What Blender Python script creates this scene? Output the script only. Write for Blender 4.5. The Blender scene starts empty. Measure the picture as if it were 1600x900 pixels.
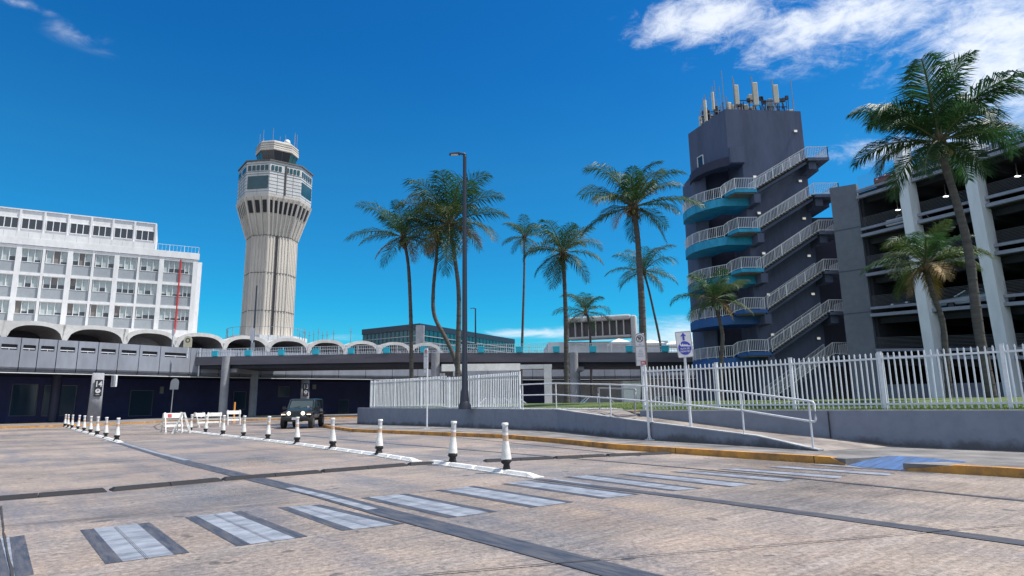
import bpy, math, random
from mathutils import Vector, Matrix
from mathutils.noise import noise as pnoise
random.seed(7)
C = bpy.context.scene.collection
SC = bpy.context.scene
# ------------------------------------------------------------------ camera model and ray helpers
F = 970.; PT = math.radians(10.5); RL = math.radians(.8); H = 1.45
Fw = Vector((0, math.cos(PT), math.sin(PT))); R0 = Vector((1, 0, 0)); U0 = Vector((0, -math.sin(PT), math.cos(PT)))
RR = math.cos(RL)*R0 - math.sin(RL)*U0; UU = math.cos(RL)*U0 + math.sin(RL)*R0
CAM = Vector((0, 0, H))
def ray(px, py): return F*Fw + (px-800)*RR - (py-450)*UU
def P(px, py, Y): d = ray(px, py); return CAM + d*(Y/d.y)
def G(px, py, z=0.): d = ray(px, py); return CAM + d*((z-H)/d.z)
def VP(px, py, a, b):
    """where the ray meets the vertical plane through a and b"""
    a = Vector(a[:2]); b = Vector(b[:2]); n = Vector((-(b-a).y, (b-a).x)); d = ray(px, py)
    t = (a.dot(n))/(d.x*n.x+d.y*n.y); return CAM + d*t
cd = bpy.data.cameras.new('camera'); cam = bpy.data.objects.new('camera', cd); C.objects.link(cam); SC.camera = cam
cd.sensor_width = 36; cd.lens = F/1600*36; cd.clip_end = 6000; cd.clip_start = .05
m = Matrix((RR, UU, -Fw)).transposed().to_4x4(); m.translation = CAM; cam.matrix_world = m
# ------------------------------------------------------------------ materials
def mat(name, col, rough=.7, noise=0., scale=3., col2=None, bump=0., metal=0., spec=.5, emit=None, es=0., bscale=None, detail=6., trans=0., stretch=None, coat=0.):
    M = bpy.data.materials.new(name); M.use_nodes = True; nt = M.node_tree; N = nt.nodes; L = nt.links
    b = N['Principled BSDF']; b.inputs['Base Color'].default_value = (*col, 1); b.inputs['Roughness'].default_value = rough
    b.inputs['Metallic'].default_value = metal; b.inputs['Specular IOR Level'].default_value = spec
    b.inputs['Coat Weight'].default_value = coat
    tc = N.new('ShaderNodeNewGeometry'); src = tc.outputs['Position']
    if stretch:
        mp = N.new('ShaderNodeMapping'); mp.vector_type = 'TEXTURE'; mp.inputs['Scale'].default_value = tuple(1/v for v in stretch[:3])
        if len(stretch) > 3: mp.inputs['Rotation'].default_value = (0, 0, stretch[3])
        L.new(src, mp.inputs['Vector']); src = mp.outputs[0]
    if noise or col2:
        n = N.new('ShaderNodeTexNoise'); n.inputs['Scale'].default_value = scale; n.inputs['Detail'].default_value = detail; n.inputs['Roughness'].default_value = .62
        L.new(src, n.inputs['Vector'])
        r = N.new('ShaderNodeMapRange'); r.inputs['From Min'].default_value = .36; r.inputs['From Max'].default_value = .64
        L.new(n.outputs['Fac'], r.inputs['Value'])
        mx = N.new('ShaderNodeMix'); mx.data_type = 'RGBA'
        c2 = col2 if col2 else tuple(c*(1-noise) for c in col)
        mx.inputs['A'].default_value = (*col, 1); mx.inputs['B'].default_value = (*c2, 1)
        L.new(r.outputs[0], mx.inputs['Factor'])
        n2 = N.new('ShaderNodeTexNoise'); n2.inputs['Scale'].default_value = scale*7.3; n2.inputs['Detail'].default_value = 4
        L.new(src, n2.inputs['Vector'])
        mm = N.new('ShaderNodeMix'); mm.data_type = 'RGBA'; mm.blend_type = 'MULTIPLY'; mm.inputs['Factor'].default_value = min(1, .5+noise)
        r2 = N.new('ShaderNodeMapRange'); r2.inputs['From Min'].default_value = .3; r2.inputs['From Max'].default_value = .6; r2.inputs['To Min'].default_value = .82; r2.inputs['To Max'].default_value = 1.0
        L.new(n2.outputs['Fac'], r2.inputs['Value']); L.new(mx.outputs['Result'], mm.inputs['A']); L.new(r2.outputs[0], mm.inputs['B'])
        L.new(mm.outputs['Result'], b.inputs['Base Color'])
    if bump:
        n3 = N.new('ShaderNodeTexNoise'); n3.inputs['Scale'].default_value = bscale or scale*6; n3.inputs['Detail'].default_value = 5
        L.new(src, n3.inputs['Vector']); bp = N.new('ShaderNodeBump'); bp.inputs['Strength'].default_value = bump; bp.inputs['Distance'].default_value = .02
        L.new(n3.outputs['Fac'], bp.inputs['Height']); L.new(bp.outputs[0], b.inputs['Normal'])
    if emit: b.inputs['Emission Color'].default_value = (*emit, 1); b.inputs['Emission Strength'].default_value = es
    if trans:
        tr = N.new('ShaderNodeBsdfTranslucent'); tr.inputs['Color'].default_value = (col[0]*1.2, col[1]*1.5, col[2], 1)
        mxs = N.new('ShaderNodeMixShader'); mxs.inputs[0].default_value = trans
        L.new(b.outputs[0], mxs.inputs[1]); L.new(tr.outputs[0], mxs.inputs[2]); L.new(mxs.outputs[0], N['Material Output'].inputs[0])
    return M
M = {}
M['white'] = mat('white_paint', (.74, .75, .76), .5, .18, 1.2)
M['fence'] = mat('fence_white', (.68, .70, .74), .4, .12, 2.5)
M['plastic'] = mat('white_plastic', (.78, .77, .74), .45, .25, 6, bump=.1)
M['reflect'] = mat('reflective_band', (.55, .56, .6), .25, .3, 25)
M['reflect_o'] = mat('reflective_band_orange', (.62, .42, .3), .3, .3, 25)
M['rubber'] = mat('black_rubber', (.016, .016, .02), .8, .3, 8, bump=.3)
M['asphalt'] = mat('ground_asphalt', (.10, .10, .11), .9, .3, .6)
M['rampc'] = mat('ramp_concrete', (.31, .27, .24), .85, .0, .9, col2=(.12, .105, .10), bump=.3, bscale=30, detail=9)
M['walk'] = mat('sidewalk_concrete', (.24, .228, .222), .85, .0, .8, col2=(.10, .095, .095), detail=11, bump=.3, bscale=30)
M['kerb'] = mat('kerb_paint', (.60, .285, .05), .8, .0, 2.4, col2=(.26, .14, .06), detail=10, bump=.4, bscale=20)
M['wallgrey'] = mat('grey_wall_paint', (.20, .225, .29), .8, .12, .5, bump=.15, bscale=14)
def dirty(Mt, zlo, amount, colr):
    nt = Mt.node_tree; N = nt.nodes; L = nt.links; b = N['Principled BSDF']; lk = b.inputs['Base Color'].links[0].from_socket
    g = N.new('ShaderNodeNewGeometry'); sp = N.new('ShaderNodeSeparateXYZ'); L.new(g.outputs['Position'], sp.inputs[0])
    n = N.new('ShaderNodeTexNoise'); n.inputs['Scale'].default_value = 1.6; n.inputs['Detail'].default_value = 9; n.inputs['Roughness'].default_value = .7; L.new(g.outputs['Position'], n.inputs['Vector'])
    a = N.new('ShaderNodeMath'); a.operation = 'MULTIPLY_ADD'; a.inputs[1].default_value = .75; L.new(n.outputs['Fac'], a.inputs[0]); ng = N.new('ShaderNodeMath'); ng.operation = 'MULTIPLY'; ng.inputs[1].default_value = -1.; L.new(sp.outputs[2], ng.inputs[0]); L.new(ng.outputs[0], a.inputs[2])
    r = N.new('ShaderNodeMapRange'); r.inputs['From Min'].default_value = -zlo; r.inputs['From Max'].default_value = .18; r.inputs['To Max'].default_value = amount; L.new(a.outputs[0], r.inputs['Value'])
    mx = N.new('ShaderNodeMix'); mx.data_type = 'RGBA'; L.new(r.outputs[0], mx.inputs['Factor']); L.new(lk, mx.inputs['A']); mx.inputs['B'].default_value = (*colr, 1); L.new(mx.outputs['Result'], b.inputs['Base Color'])
dirty(M['wallgrey'], .0, .75, (.06, .055, .055))
M['cap'] = mat('wall_cap', (.42, .43, .45), .8, .3, 2)
M['grass'] = mat('lawn_grass', (.10, .135, .03), .95, .0, 1.5, col2=(.05, .085, .02), bump=.8, bscale=25)
M['blade'] = mat('grass_blade', (.11, .155, .035), .8, .3, 2, trans=.3)
M['stripe'] = mat('worn_white_stripe', (.29, .315, .365), .6, .0, 2.6, col2=(.15, .165, .20), bump=.3, bscale=30, detail=12, stretch=(.9, 1.6, 1, math.radians(39)))
M['black'] = mat('black_road_paint', (.032, .040, .062), .5, .0, 5, col2=(.10, .095, .10), bump=.3, bscale=40, detail=12, stretch=(3, .4, 1, math.radians(39)))
M['stripe_groove'] = mat('stripe_groove', (.10, .11, .13), .8, .3, 8)
M['joint'] = mat('joint_tar', (.05, .045, .045), .9, .3, 5)
M['bluepaint'] = mat('blue_ramp_paint', (.05, .14, .34), .8, .0, 3, col2=(.045, .075, .15), stretch=(.3, 3, 1, math.radians(39)), detail=9, bump=.3, bscale=20)
M['conc'] = mat('grey_concrete', (.30, .31, .34), .85, .25, .6, bump=.2, bscale=6)
M['concd'] = mat('dark_concrete_fascia', (.13, .125, .15), .85, .0, .5, col2=(.09, .088, .11), stretch=(.3, .3, 2.5))
M['parapet'] = mat('parapet_paint', (.25, .27, .32), .75, .2, .25, stretch=(1, 1, .35))
M['navy'] = mat('navy_shade', (.035, .046, .20), .45, .3, .8)  # bluish shade below the upper road is put into this wall colour
M['colshade'] = mat('shaded_column', (.02, .024, .06), .6, .3, .8)  # columns under the deck: their shade is put into this darker colour
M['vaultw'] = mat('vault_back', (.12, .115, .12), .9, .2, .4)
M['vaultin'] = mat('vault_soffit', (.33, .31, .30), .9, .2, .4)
M['vaultd'] = mat('slot_shade', (.035, .037, .045), .9)
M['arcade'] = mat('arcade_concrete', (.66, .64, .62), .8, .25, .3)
M['navyg'] = mat('navy_glass', (.03, .07, .13), .12)
M['tower'] = mat('tower_precast', (.60, .545, .48), .8, .18, .15, stretch=(1, 1, .2))
M['towerm'] = mat('tower_metal', (.52, .53, .53), .5, .15, .3)
M['towerr'] = mat('tower_roof_grey', (.12, .115, .11), .7, .2, .3)
M['dark'] = mat('dark_void', (.015, .015, .02), .7)
M['glassd'] = mat('dark_glass', (.02, .025, .035), .08, spec=.8)
M['glasst'] = mat('teal_glass', (.008, .065, .08), .12, .4, .25, spec=.8)
M['hotel'] = mat('hotel_white', (.72, .72, .73), .7, .12, .25, stretch=(1, 1, .4))
M['hotelg'] = mat('hotel_grey_panel', (.30, .33, .36), .8, .1, .5)
M['blind'] = mat('window_blind', (.42, .48, .48), .35, .15, .8)
M['ac'] = mat('brown_ac_unit', (.17, .155, .145), .7)
M['red'] = mat('red_pipe', (.5, .05, .05), .5)
M['cyan'] = mat('cyan_paint', (.02, .34, .58), .7, .3, 1.2, stretch=(1, 1, .3))
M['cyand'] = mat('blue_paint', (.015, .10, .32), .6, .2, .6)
M['turq'] = mat('turquoise_box', (.02, .45, .60), .5)
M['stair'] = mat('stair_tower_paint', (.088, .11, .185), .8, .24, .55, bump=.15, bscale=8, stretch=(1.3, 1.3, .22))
M['stairb'] = mat('stair_recess_shade', (.035, .04, .08), .8, .2, .3)  # darker copy of the tower paint, with the recess shade put into it
M['step'] = mat('stair_concrete', (.20, .19, .19), .85, .3, 1.5)
M['garage'] = mat('garage_column', (.74, .78, .84), .7, .12, .3, stretch=(1, 1, .3))
M['beam'] = mat('garage_beam', (.27, .30, .38), .7, .2, .5)
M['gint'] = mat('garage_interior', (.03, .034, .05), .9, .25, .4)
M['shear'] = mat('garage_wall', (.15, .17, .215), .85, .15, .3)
M['metal'] = mat('galvanised', (.45, .46, .48), .4, .2, 3, metal=.6)
M['greyrail'] = mat('grey_rail', (.26, .27, .30), .5)
M['pole'] = mat('lamp_pole_black', (.018, .02, .035), .35)
M['antenna'] = mat('antenna_panel', (.58, .54, .44), .6, .15, .8)
M['trunk'] = mat('palm_trunk', (.105, .095, .09), .95, .0, 1.2, col2=(.06, .055, .055), bump=.8, bscale=9, stretch=(1, 1, 5))
M['trunkd'] = mat('palm_crownshaft', (.10, .07, .045), .95, .3, 6)
M['leaf'] = mat('palm_leaf', (.036, .084, .038), .5, .2, .8, trans=.24, spec=.25)
M['leafy'] = mat('palm_leaf_pale', (.075, .10, .042), .6, .25, .8, trans=.25, spec=.25)
M['leafd'] = mat('palm_leaf_dead', (.30, .20, .08), .8, .3, 1)
M['rachis'] = mat('palm_rachis', (.085, .10, .045), .6)
M['coco'] = mat('coconut', (.12, .10, .03), .6)
M['sign'] = mat('sign_face', (.62, .62, .66), .45, .08, 4)
M['signb'] = mat('sign_blue', (.03, .045, .35), .45)
M['signk'] = mat('sign_black', (.02, .02, .022), .5)
M['signr'] = mat('sign_red', (.45, .04, .05), .5)
M['signback'] = mat('sign_back', (.33, .34, .36), .4, metal=.3)
M['yellow'] = mat('sign_cream', (.60, .55, .40), .5)
M['head'] = mat('headlight_lit', (1, .95, .8), .3, emit=(1, .85, .6), es=1.6)
M['headg'] = mat('lamp_lens', (.8, .8, .78), .15)
M['lamp'] = mat('lit_lamp', (1, 1, .95), .3, emit=(1, .97, .9), es=2.5)
M['lampoff'] = mat('wall_lamp_lens', (.7, .7, .62), .3, emit=(1, .95, .85), es=.25)
M['jeep'] = mat('jeep_paint', (.014, .032, .050), .3, coat=.6)
M['jeepk'] = mat('jeep_black', (.012, .012, .014), .55)
M['tyre'] = mat('tyre', (.015, .015, .015), .85)
M['rim'] = mat('wheel_rim', (.2, .2, .21), .35, metal=.7)
M['wind'] = mat('windscreen', (.03, .05, .055), .06, spec=.9)
M['carw'] = mat('car_white', (.72, .72, .72), .3, coat=.5)
M['carr'] = mat('car_maroon', (.12, .02, .02), .3, coat=.5)
M['cars'] = mat('car_silver', (.35, .42, .46), .3, coat=.5, metal=.3)
M['cark'] = mat('car_dark', (.03, .035, .04), .3, coat=.5)
M['amber'] = mat('amber_lens', (.7, .25, .03), .3)
M['iron'] = mat('cast_iron', (.045, .045, .045), .8, .3, 10)
M['billb'] = mat('louvre_grey', (.13, .12, .13), .8, .2, .5)
M['billw'] = mat('frame_offwhite', (.50, .48, .46), .7, .15, .4)
M['orange'] = mat('orange_marker', (.7, .3, .06), .6)
M['tent'] = mat('white_tent', (.75, .76, .78), .7)
M['bluesign'] = mat('blue_banner', (.05, .28, .6), .6, .2, 3)
def road_material():
    Mt = bpy.data.materials.new('road_concrete'); Mt.use_nodes = True; nt = Mt.node_tree; N = nt.nodes; L = nt.links; b = N['Principled BSDF']
    g = N.new('ShaderNodeNewGeometry'); pos = g.outputs['Position']
    def mp(rot, sc):
        q = N.new('ShaderNodeMapping'); q.vector_type = 'TEXTURE'; q.inputs['Rotation'].default_value = (0, 0, rot); q.inputs['Scale'].default_value = (1/sc[0], 1/sc[1], 1); L.new(pos, q.inputs[0]); return q.outputs[0]
    def ns(v, s, d=6, r=.6):
        n = N.new('ShaderNodeTexNoise'); n.inputs['Scale'].default_value = s; n.inputs['Detail'].default_value = d; n.inputs['Roughness'].default_value = r; L.new(v, n.inputs['Vector']); return n.outputs['Fac']
    def rng(v, a, c, t0=0, t1=1):
        r = N.new('ShaderNodeMapRange'); r.inputs['From Min'].default_value = a; r.inputs['From Max'].default_value = c; r.inputs['To Min'].default_value = t0; r.inputs['To Max'].default_value = t1; L.new(v, r.inputs['Value']); return r.outputs[0]
    def mix(a, c, f, bt='MIX', fv=None):
        x = N.new('ShaderNodeMix'); x.data_type = 'RGBA'; x.blend_type = bt
        for k, v in (('A', a), ('B', c)):
            if isinstance(v, tuple): x.inputs[k].default_value = (*v, 1)
            else: L.new(v, x.inputs[k])
        if f is not None: L.new(f, x.inputs['Factor'])
        else: x.inputs['Factor'].default_value = fv
        return x.outputs['Result']
    iso = mp(0, (1, 1)); lane = mp(math.radians(129), (.13, 1)); cross = mp(math.radians(39), (.2, 1.0))
    c = mix((.365, .293, .243), (.228, .196, .178), rng(ns(iso, .35, 9, .68), .42, .58))
    c = mix(c, (.37, .28, .22), rng(ns(iso, .16, 5, .5), .48, .62, 0, .8))
    c = mix(c, (.235, .222, .235), rng(ns(iso, .13, 5, .5), .52, .64, 0, .6))
    c = mix(c, (.17, .165, .185), rng(ns(lane, .9, 9, .7), .50, .66, 0, .8))
    c = mix(c, (.42, .385, .36), rng(ns(cross, 1.1, 9, .72), .53, .68, 0, .45))
    sl_ = N.new('ShaderNodeMapping'); sl_.vector_type = 'TEXTURE'; sl_.inputs['Location'].default_value = (-5.41, 13.31, 0); sl_.inputs['Rotation'].default_value = (0, 0, math.radians(38.5)); sl_.inputs['Scale'].default_value = (4.75, 4.5, 1); L.new(pos, sl_.inputs[0])
    fl_ = N.new('ShaderNodeVectorMath'); fl_.operation = 'FLOOR'; L.new(sl_.outputs[0], fl_.inputs[0]); wn = N.new('ShaderNodeTexWhiteNoise'); wn.noise_dimensions = '2D'; L.new(fl_.outputs[0], wn.inputs['Vector'])
    c = mix(c, rng(wn.outputs['Value'], 0, 1, .84, 1.06), None, 'MULTIPLY', 1.)
    c = mix(c, (.115, .10, .095), rng(ns(cross, .75, 10, .75), .53, .68, 0, .75))
    sp_ = rng(ns(iso, 2.3, 3, .5), .66, .70, 0, .7); c = mix(c, (.07, .065, .065), sp_)
    fine = rng(ns(iso, 16, 10, .85), .38, .60, .40, 1.25)
    c = mix(c, fine, None, 'MULTIPLY', 1.)
    broom = rng(ns(mp(math.radians(39), (.1, 1.6)), 9, 9, .8), .40, .60, .76, 1.12)
    c = mix(c, broom, None, 'MULTIPLY', 1.)
    v = N.new('ShaderNodeTexVoronoi'); v.inputs['Scale'].default_value = 38; L.new(iso, v.inputs['Vector'])
    pits = rng(v.outputs['Distance'], .0, .22, .6, 1.)
    c = mix(c, pits, None, 'MULTIPLY', .6)
    L.new(c, b.inputs['Base Color'])
    L.new(rng(ns(iso, .22, 5, .6), .42, .60, .75, .26), b.inputs['Roughness']); b.inputs['Specular IOR Level'].default_value = .55
    h = ns(iso, 30, 6, .8); bp = N.new('ShaderNodeBump'); bp.inputs['Strength'].default_value = .45; bp.inputs['Distance'].default_value = .012; L.new(h, bp.inputs['Height'])
    h2 = ns(cross, 6, 4, .7); bp2 = N.new('ShaderNodeBump'); bp2.inputs['Strength'].default_value = .3; bp2.inputs['Distance'].default_value = .02; L.new(h2, bp2.inputs['Height']); L.new(bp.outputs[0], bp2.inputs['Normal'])
    L.new(bp2.outputs[0], b.inputs['Normal'])
    return Mt
M['road'] = road_material()
# ------------------------------------------------------------------ mesh builder
ROOT = {}
class MB:
    def __init__(s): s.v = []; s.f = []; s.m = []; s.sm = []
    def add(s, vs, fs, mi=0, smooth=False):
        o = len(s.v); s.v += [Vector(v) for v in vs]; s.f += [[o+i for i in f] for f in fs]; s.m += [mi]*len(fs); s.sm += [smooth]*len(fs); return s
    def box(s, a, b, mi=0):
        x0, y0, z0 = a; x1, y1, z1 = b
        return s.add([(x0, y0, z0), (x1, y0, z0), (x1, y1, z0), (x0, y1, z0), (x0, y0, z1), (x1, y0, z1), (x1, y1, z1), (x0, y1, z1)],
                     [(3, 2, 1, 0), (4, 5, 6, 7), (0, 1, 5, 4), (1, 2, 6, 5), (2, 3, 7, 6), (3, 0, 4, 7)], mi)
    def hexa(s, q, mi=0):   # 8 points, bottom ring then top ring
        return s.add(q, [(3, 2, 1, 0), (4, 5, 6, 7), (0, 1, 5, 4), (1, 2, 6, 5), (2, 3, 7, 6), (3, 0, 4, 7)], mi)
    def beam(s, p, q, w, h, up=(0, 0, 1), mi=0, off=0):
        """box from p to q, w wide sideways, h along up, centred"""
        p = Vector(p); q = Vector(q); d = (q-p).normalized(); up = Vector(up)
        sd = d.cross(up)
        if sd.length < 1e-4: sd = d.cross(Vector((0, 1, 0)))
        sd.normalize(); u = sd.cross(d).normalized(); a = sd*(w/2); b = u*(h/2)
        return s.add([p-a-b, p+a-b, p+a+b, p-a+b, q-a-b, q+a-b, q+a+b, q-a+b], [(0, 1, 2, 3), (7, 6, 5, 4), (0, 4, 5, 1), (1, 5, 6, 2), (2, 6, 7, 3), (3, 7, 4, 0)], mi)
    def prism(s, pts, z0, z1, mi=0):
        """pts in plan; z0,z1 number or list per point"""
        n = len(pts); a = z0 if isinstance(z0, (list, tuple)) else [z0]*n; b = z1 if isinstance(z1, (list, tuple)) else [z1]*n
        vs = [(p[0], p[1], a[i]) for i, p in enumerate(pts)]+[(p[0], p[1], b[i]) for i, p in enumerate(pts)]
        ar = sum(pts[i][0]*pts[(i+1) % n][1]-pts[(i+1) % n][0]*pts[i][1] for i in range(n))
        fs = [list(range(n))[::-1], list(range(n, 2*n))]+[(i, (i+1) % n, n+(i+1) % n, n+i) for i in range(n)]
        if ar < 0: fs = [list(f)[::-1] for f in fs]
        return s.add(vs, fs, mi)
    def wall(s, pts, th, z0, z1, mi=0, side=1):
        """strip wall along open polyline, thickness th to one side (side=1: left of travel)"""
        n = len(pts); a = z0 if isinstance(z0, (list, tuple)) else [z0]*n; b = z1 if isinstance(z1, (list, tuple)) else [z1]*n
        pp = [Vector(p[:2]) for p in pts]; nn = []
        for i in range(n):
            d = Vector((0, 0))
            if i > 0: d += (pp[i]-pp[i-1]).normalized()
            if i < n-1: d += (pp[i+1]-pp[i]).normalized()
            d.normalize(); nn.append(Vector((-d.y, d.x))*side*th)
        vs = []
        for i in range(n):
            q = pp[i]+nn[i]; vs += [(pp[i].x, pp[i].y, a[i]), (pp[i].x, pp[i].y, b[i]), (q.x, q.y, b[i]), (q.x, q.y, a[i])]
        fs = []
        for i in range(n-1):
            o = 4*i; fs += [(o, o+1, o+5, o+4), (o+1, o+2, o+6, o+5), (o+2, o+3, o+7, o+6), (o+3, o, o+4, o+7)]
        fs += [(3, 2, 1, 0), (4*n-4, 4*n-3, 4*n-2, 4*n-1)]
        if side < 0: fs = [f[::-1] for f in fs]
        return s.add(vs, fs, mi)
    def tube(s, path, rad, n=8, mi=0, cap=True, smooth=True):
        path = [Vector(p) for p in path]; k = len(path); rs = rad if isinstance(rad, (list, tuple)) else [rad]*k
        d0 = (path[1]-path[0]).normalized(); ref = Vector((0, 0, 1)) if abs(d0.z) < .9 else Vector((1, 0, 0)); vs = []; fs = []
        for i in range(k):
            d = (path[min(i+1, k-1)]-path[max(i-1, 0)]).normalized(); a = d.cross(ref).normalized(); b = d.cross(a)
            for j in range(n):
                t = 2*math.pi*j/n; vs.append(path[i]+a*math.cos(t)*rs[i]+b*math.sin(t)*rs[i])
        for i in range(k-1):
            for j in range(n):
                fs.append((i*n+j, i*n+(j+1) % n, (i+1)*n+(j+1) % n, (i+1)*n+j))
        s.add(vs, fs, mi, smooth)
        if cap: s.add(vs[:n], [list(range(n))], mi); s.add(vs[-n:], [list(range(n))[::-1]], mi)
        return s
    def ball(s, c, r, n=8, mi=0, sc=(1, 1, 1)):
        c = Vector(c); vs = []; fs = []
        for i in range(n+1):
            for j in range(2*n):
                a = math.pi*i/n; t = math.pi*j/n; vs.append(c+Vector((math.sin(a)*math.cos(t)*r*sc[0], math.sin(a)*math.sin(t)*r*sc[1], math.cos(a)*r*sc[2])))
        for i in range(n):
            for j in range(2*n): fs.append((i*2*n+j, (i+1)*2*n+j, (i+1)*2*n+(j+1) % (2*n), i*2*n+(j+1) % (2*n)))
        return s.add(vs, fs, mi, True)
    def disc(s, c, axis, r, th, n=20, mi=0):
        c = Vector(c); ax = Vector(axis).normalized(); return s.tube([c-ax*th/2, c+ax*th/2], r, n, mi, True, False)
    def build(s, name, mats, parent=None, loc=None, bevel=0.):
        me = bpy.data.meshes.new(name); off = Vector((0, 0, 0))
        if parent is not None: off = ROOT.get(parent.name, Vector((0, 0, 0)))
        elif loc is not None: off = Vector(loc)
        me.from_pydata([v-off for v in s.v], [], s.f)
        for k in (mats if isinstance(mats, (list, tuple)) else [mats]): me.materials.append(M[k] if isinstance(k, str) else k)
        me.polygons.foreach_set('material_index', s.m); me.polygons.foreach_set('use_smooth', s.sm); me.update()
        o = bpy.data.objects.new(name, me); C.objects.link(o)
        if parent is not None: o.parent = parent; ROOT[o.name] = off
        else: o.location = off; ROOT[o.name] = off
        if bevel:
            bv = o.modifiers.new('bevel', 'BEVEL'); bv.width = bevel; bv.segments = 2; bv.limit_method = 'ANGLE'
        return o
def tag(o, label=None, cat=None, group=None, kind=None):
    if label: o['label'] = label
    if cat: o['category'] = cat
    if group: o['group'] = group
    if kind: o['kind'] = kind
    return o
def struct(name, mb, mt): return tag(mb.build(name, mt), kind='structure')
def thing(name, loc, label, cat, group=None, rz=0.):
    o = bpy.data.objects.new(name, None); C.objects.link(o); o.location = loc; o.rotation_euler = (0, 0, rz); o.empty_display_size = .3
    ROOT[o.name] = Vector(loc); return tag(o, label, cat, group)
def proto(name, label, cat, group=None):    # parts modelled round the local origin
    o = thing(name, (0, 0, 0), label, cat, group); return o
def copy_tree(o, parent=None):
    c = o.copy(); C.objects.link(c); c.parent = parent
    for ch in list(o.children): copy_tree(ch, c)
    return c
def place(pr, used, loc, rz, label, cat=None, sc=None):
    o = pr if not used else copy_tree(pr)
    o.location = loc; o.rotation_euler = (0, 0, rz)
    if sc: o.scale = (sc, sc, sc)
    o['label'] = label; return o
def text(name, body, size, org, right, up, mt, parent, ext=.004, align='CENTER', sx=1., bold=0.):
    cu = bpy.data.curves.new(name, 'FONT'); cu.body = body; cu.size = size; cu.align_x = align; cu.align_y = 'CENTER'; cu.extrude = ext; cu.offset = bold
    t = bpy.data.objects.new('tmp_text', cu); C.objects.link(t); bpy.context.view_layer.update()
    me = bpy.data.meshes.new_from_object(t.evaluated_get(bpy.context.evaluated_depsgraph_get())); bpy.data.objects.remove(t)
    r = Vector(right).normalized(); u = Vector(up).normalized(); n = r.cross(u)
    mm = Matrix((r*sx, u, n)).transposed().to_4x4(); mm.translation = Vector(org)-ROOT[parent.name]; me.transform(mm)
    me.name = name; me.materials.clear(); me.materials.append(M[mt]); o = bpy.data.objects.new(name, me); C.objects.link(o); o.parent = parent; ROOT[o.name] = ROOT[parent.name]
    return o
ORD = ['first', 'second', 'third', 'fourth', 'fifth', 'sixth', 'seventh', 'eighth', 'ninth', 'tenth', 'eleventh', 'twelfth', 'thirteenth', 'fourteenth', 'fifteenth']
def V(*a): return Vector(a)
# ------------------------------------------------------------------ ground, road, pavements
struct('ground', MB().add([(-3000, -300, -.06), (3000, -300, -.06), (3000, 5000, -.06), (-3000, 5000, -.06)], [(0, 1, 2, 3)]), 'asphalt')
struct('road', MB().add([(-110, -12, 0), (60, -12, 0), (60, 130, 0), (-110, 130, 0)], [(0, 1, 2, 3)]), 'road')
def quadpx(pts, z): return [G(x, y, z) for x, y in pts]
# kerb line (road side)
K1 = [G(511, 669), G(550, 674.7), V(-5.0, 31.3, 0), G(790, 685), V(1.6, 23.1, 0), G(960, 702), G(1130, 714), G(1280, 724), G(1322, 727.5)]
K0 = [V(-13.2, 45.5, 0), V(-13.0, 43.2, 0)]
K2 = [G(1412, 735.3), G(1560, 744), G(1600, 746.8), V(11.2, 9.2, 0), V(15.5, 4.2, 0), V(24, -6, 0)]
W1 = [V(-11.04, 44.7, 0), V(-3.9, 37.3, 0), V(2.0, 29.3, 0), V(4.05, 22.8, 0), V(6.87, 18.1, 0), V(7.69, 16.2, 0)]
WR = [V(4.7, 23.6, 0), V(9.38, 18.85, 0), V(10.44, 17.4, 0), V(11.45, 16.2, 0), V(12.4, 15.2, 0), V(17.5, 10.0, 0), V(32, -4, 0)]
side = K0+K1+[G(1392, 712.5, .15), G(1505, 720.5, .15)]+K2+[V(34, -6, 0)]+WR[::-1][:6]+[V(7.69, 16.2, 0)]+W1[::-1][1:]
inset = .0
pts = [(p.x, p.y) for p in side]
import bmesh
def flat_poly(pts, z, name, mt, depth=.14):
    bm = bmesh.new(); vs = [bm.verts.new((p[0], p[1], z)) for p in pts]; f = bm.faces.new(vs)
    if f.normal.z < 0: f.normal_flip()
    bm.normal_update()
    if f.normal.z < 0: f.normal_flip()
    bmesh.ops.triangulate(bm, faces=[f])
    r = bmesh.ops.extrude_face_region(bm, geom=bm.faces[:]); 
    for v in [g for g in r['geom'] if isinstance(g, bmesh.types.BMVert)]: v.co.z -= depth
    bmesh.ops.recalc_face_normals(bm, faces=bm.faces[:])
    me = bpy.data.meshes.new(name); bm.to_mesh(me); bm.free(); me.materials.append(M[mt]); o = bpy.data.objects.new(name, me); C.objects.link(o); o['kind'] = 'structure'; return o
flat_poly(pts, .146, 'sidewalk', 'walk', .14)
# kerbs painted orange-yellow
def kerb(line, end0=False, end1=False):
    line = list(line)
    if end0: line.insert(1, line[0]+(line[1]-line[0]).normalized()*.9)
    if end1: line.insert(-1, line[-1]+(line[-2]-line[-1]).normalized()*.35)
    z1 = [.16]*len(line)
    if end0: z1[0] = .03
    if end1: z1[-1] = .03
    mb = MB(); mb.wall([p-V(.022, .016, 0) for p in line], .22, -.01, z1, 0, 1)
    for i in range(len(line)-1):
        a, b = line[i], line[i+1]; L_ = (b-a).length; d = (b-a)/L_; n = V(-d.y, d.x, 0)
        for k in range(1, int(L_/2.4)+1): q = a+d*(k*2.4)-V(.022, .016, 0); mb.beam(q-n*.003+V(0, 0, .08), q+n*.223+V(0, 0, .08), .02, .165, mi=1)
    return struct('kerb', mb, ['kerb', 'joint'])
kerb([k+V(0, 0, 0) for k in K0+K1[:]], end1=True); kerb(K2, end0=True)
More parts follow.
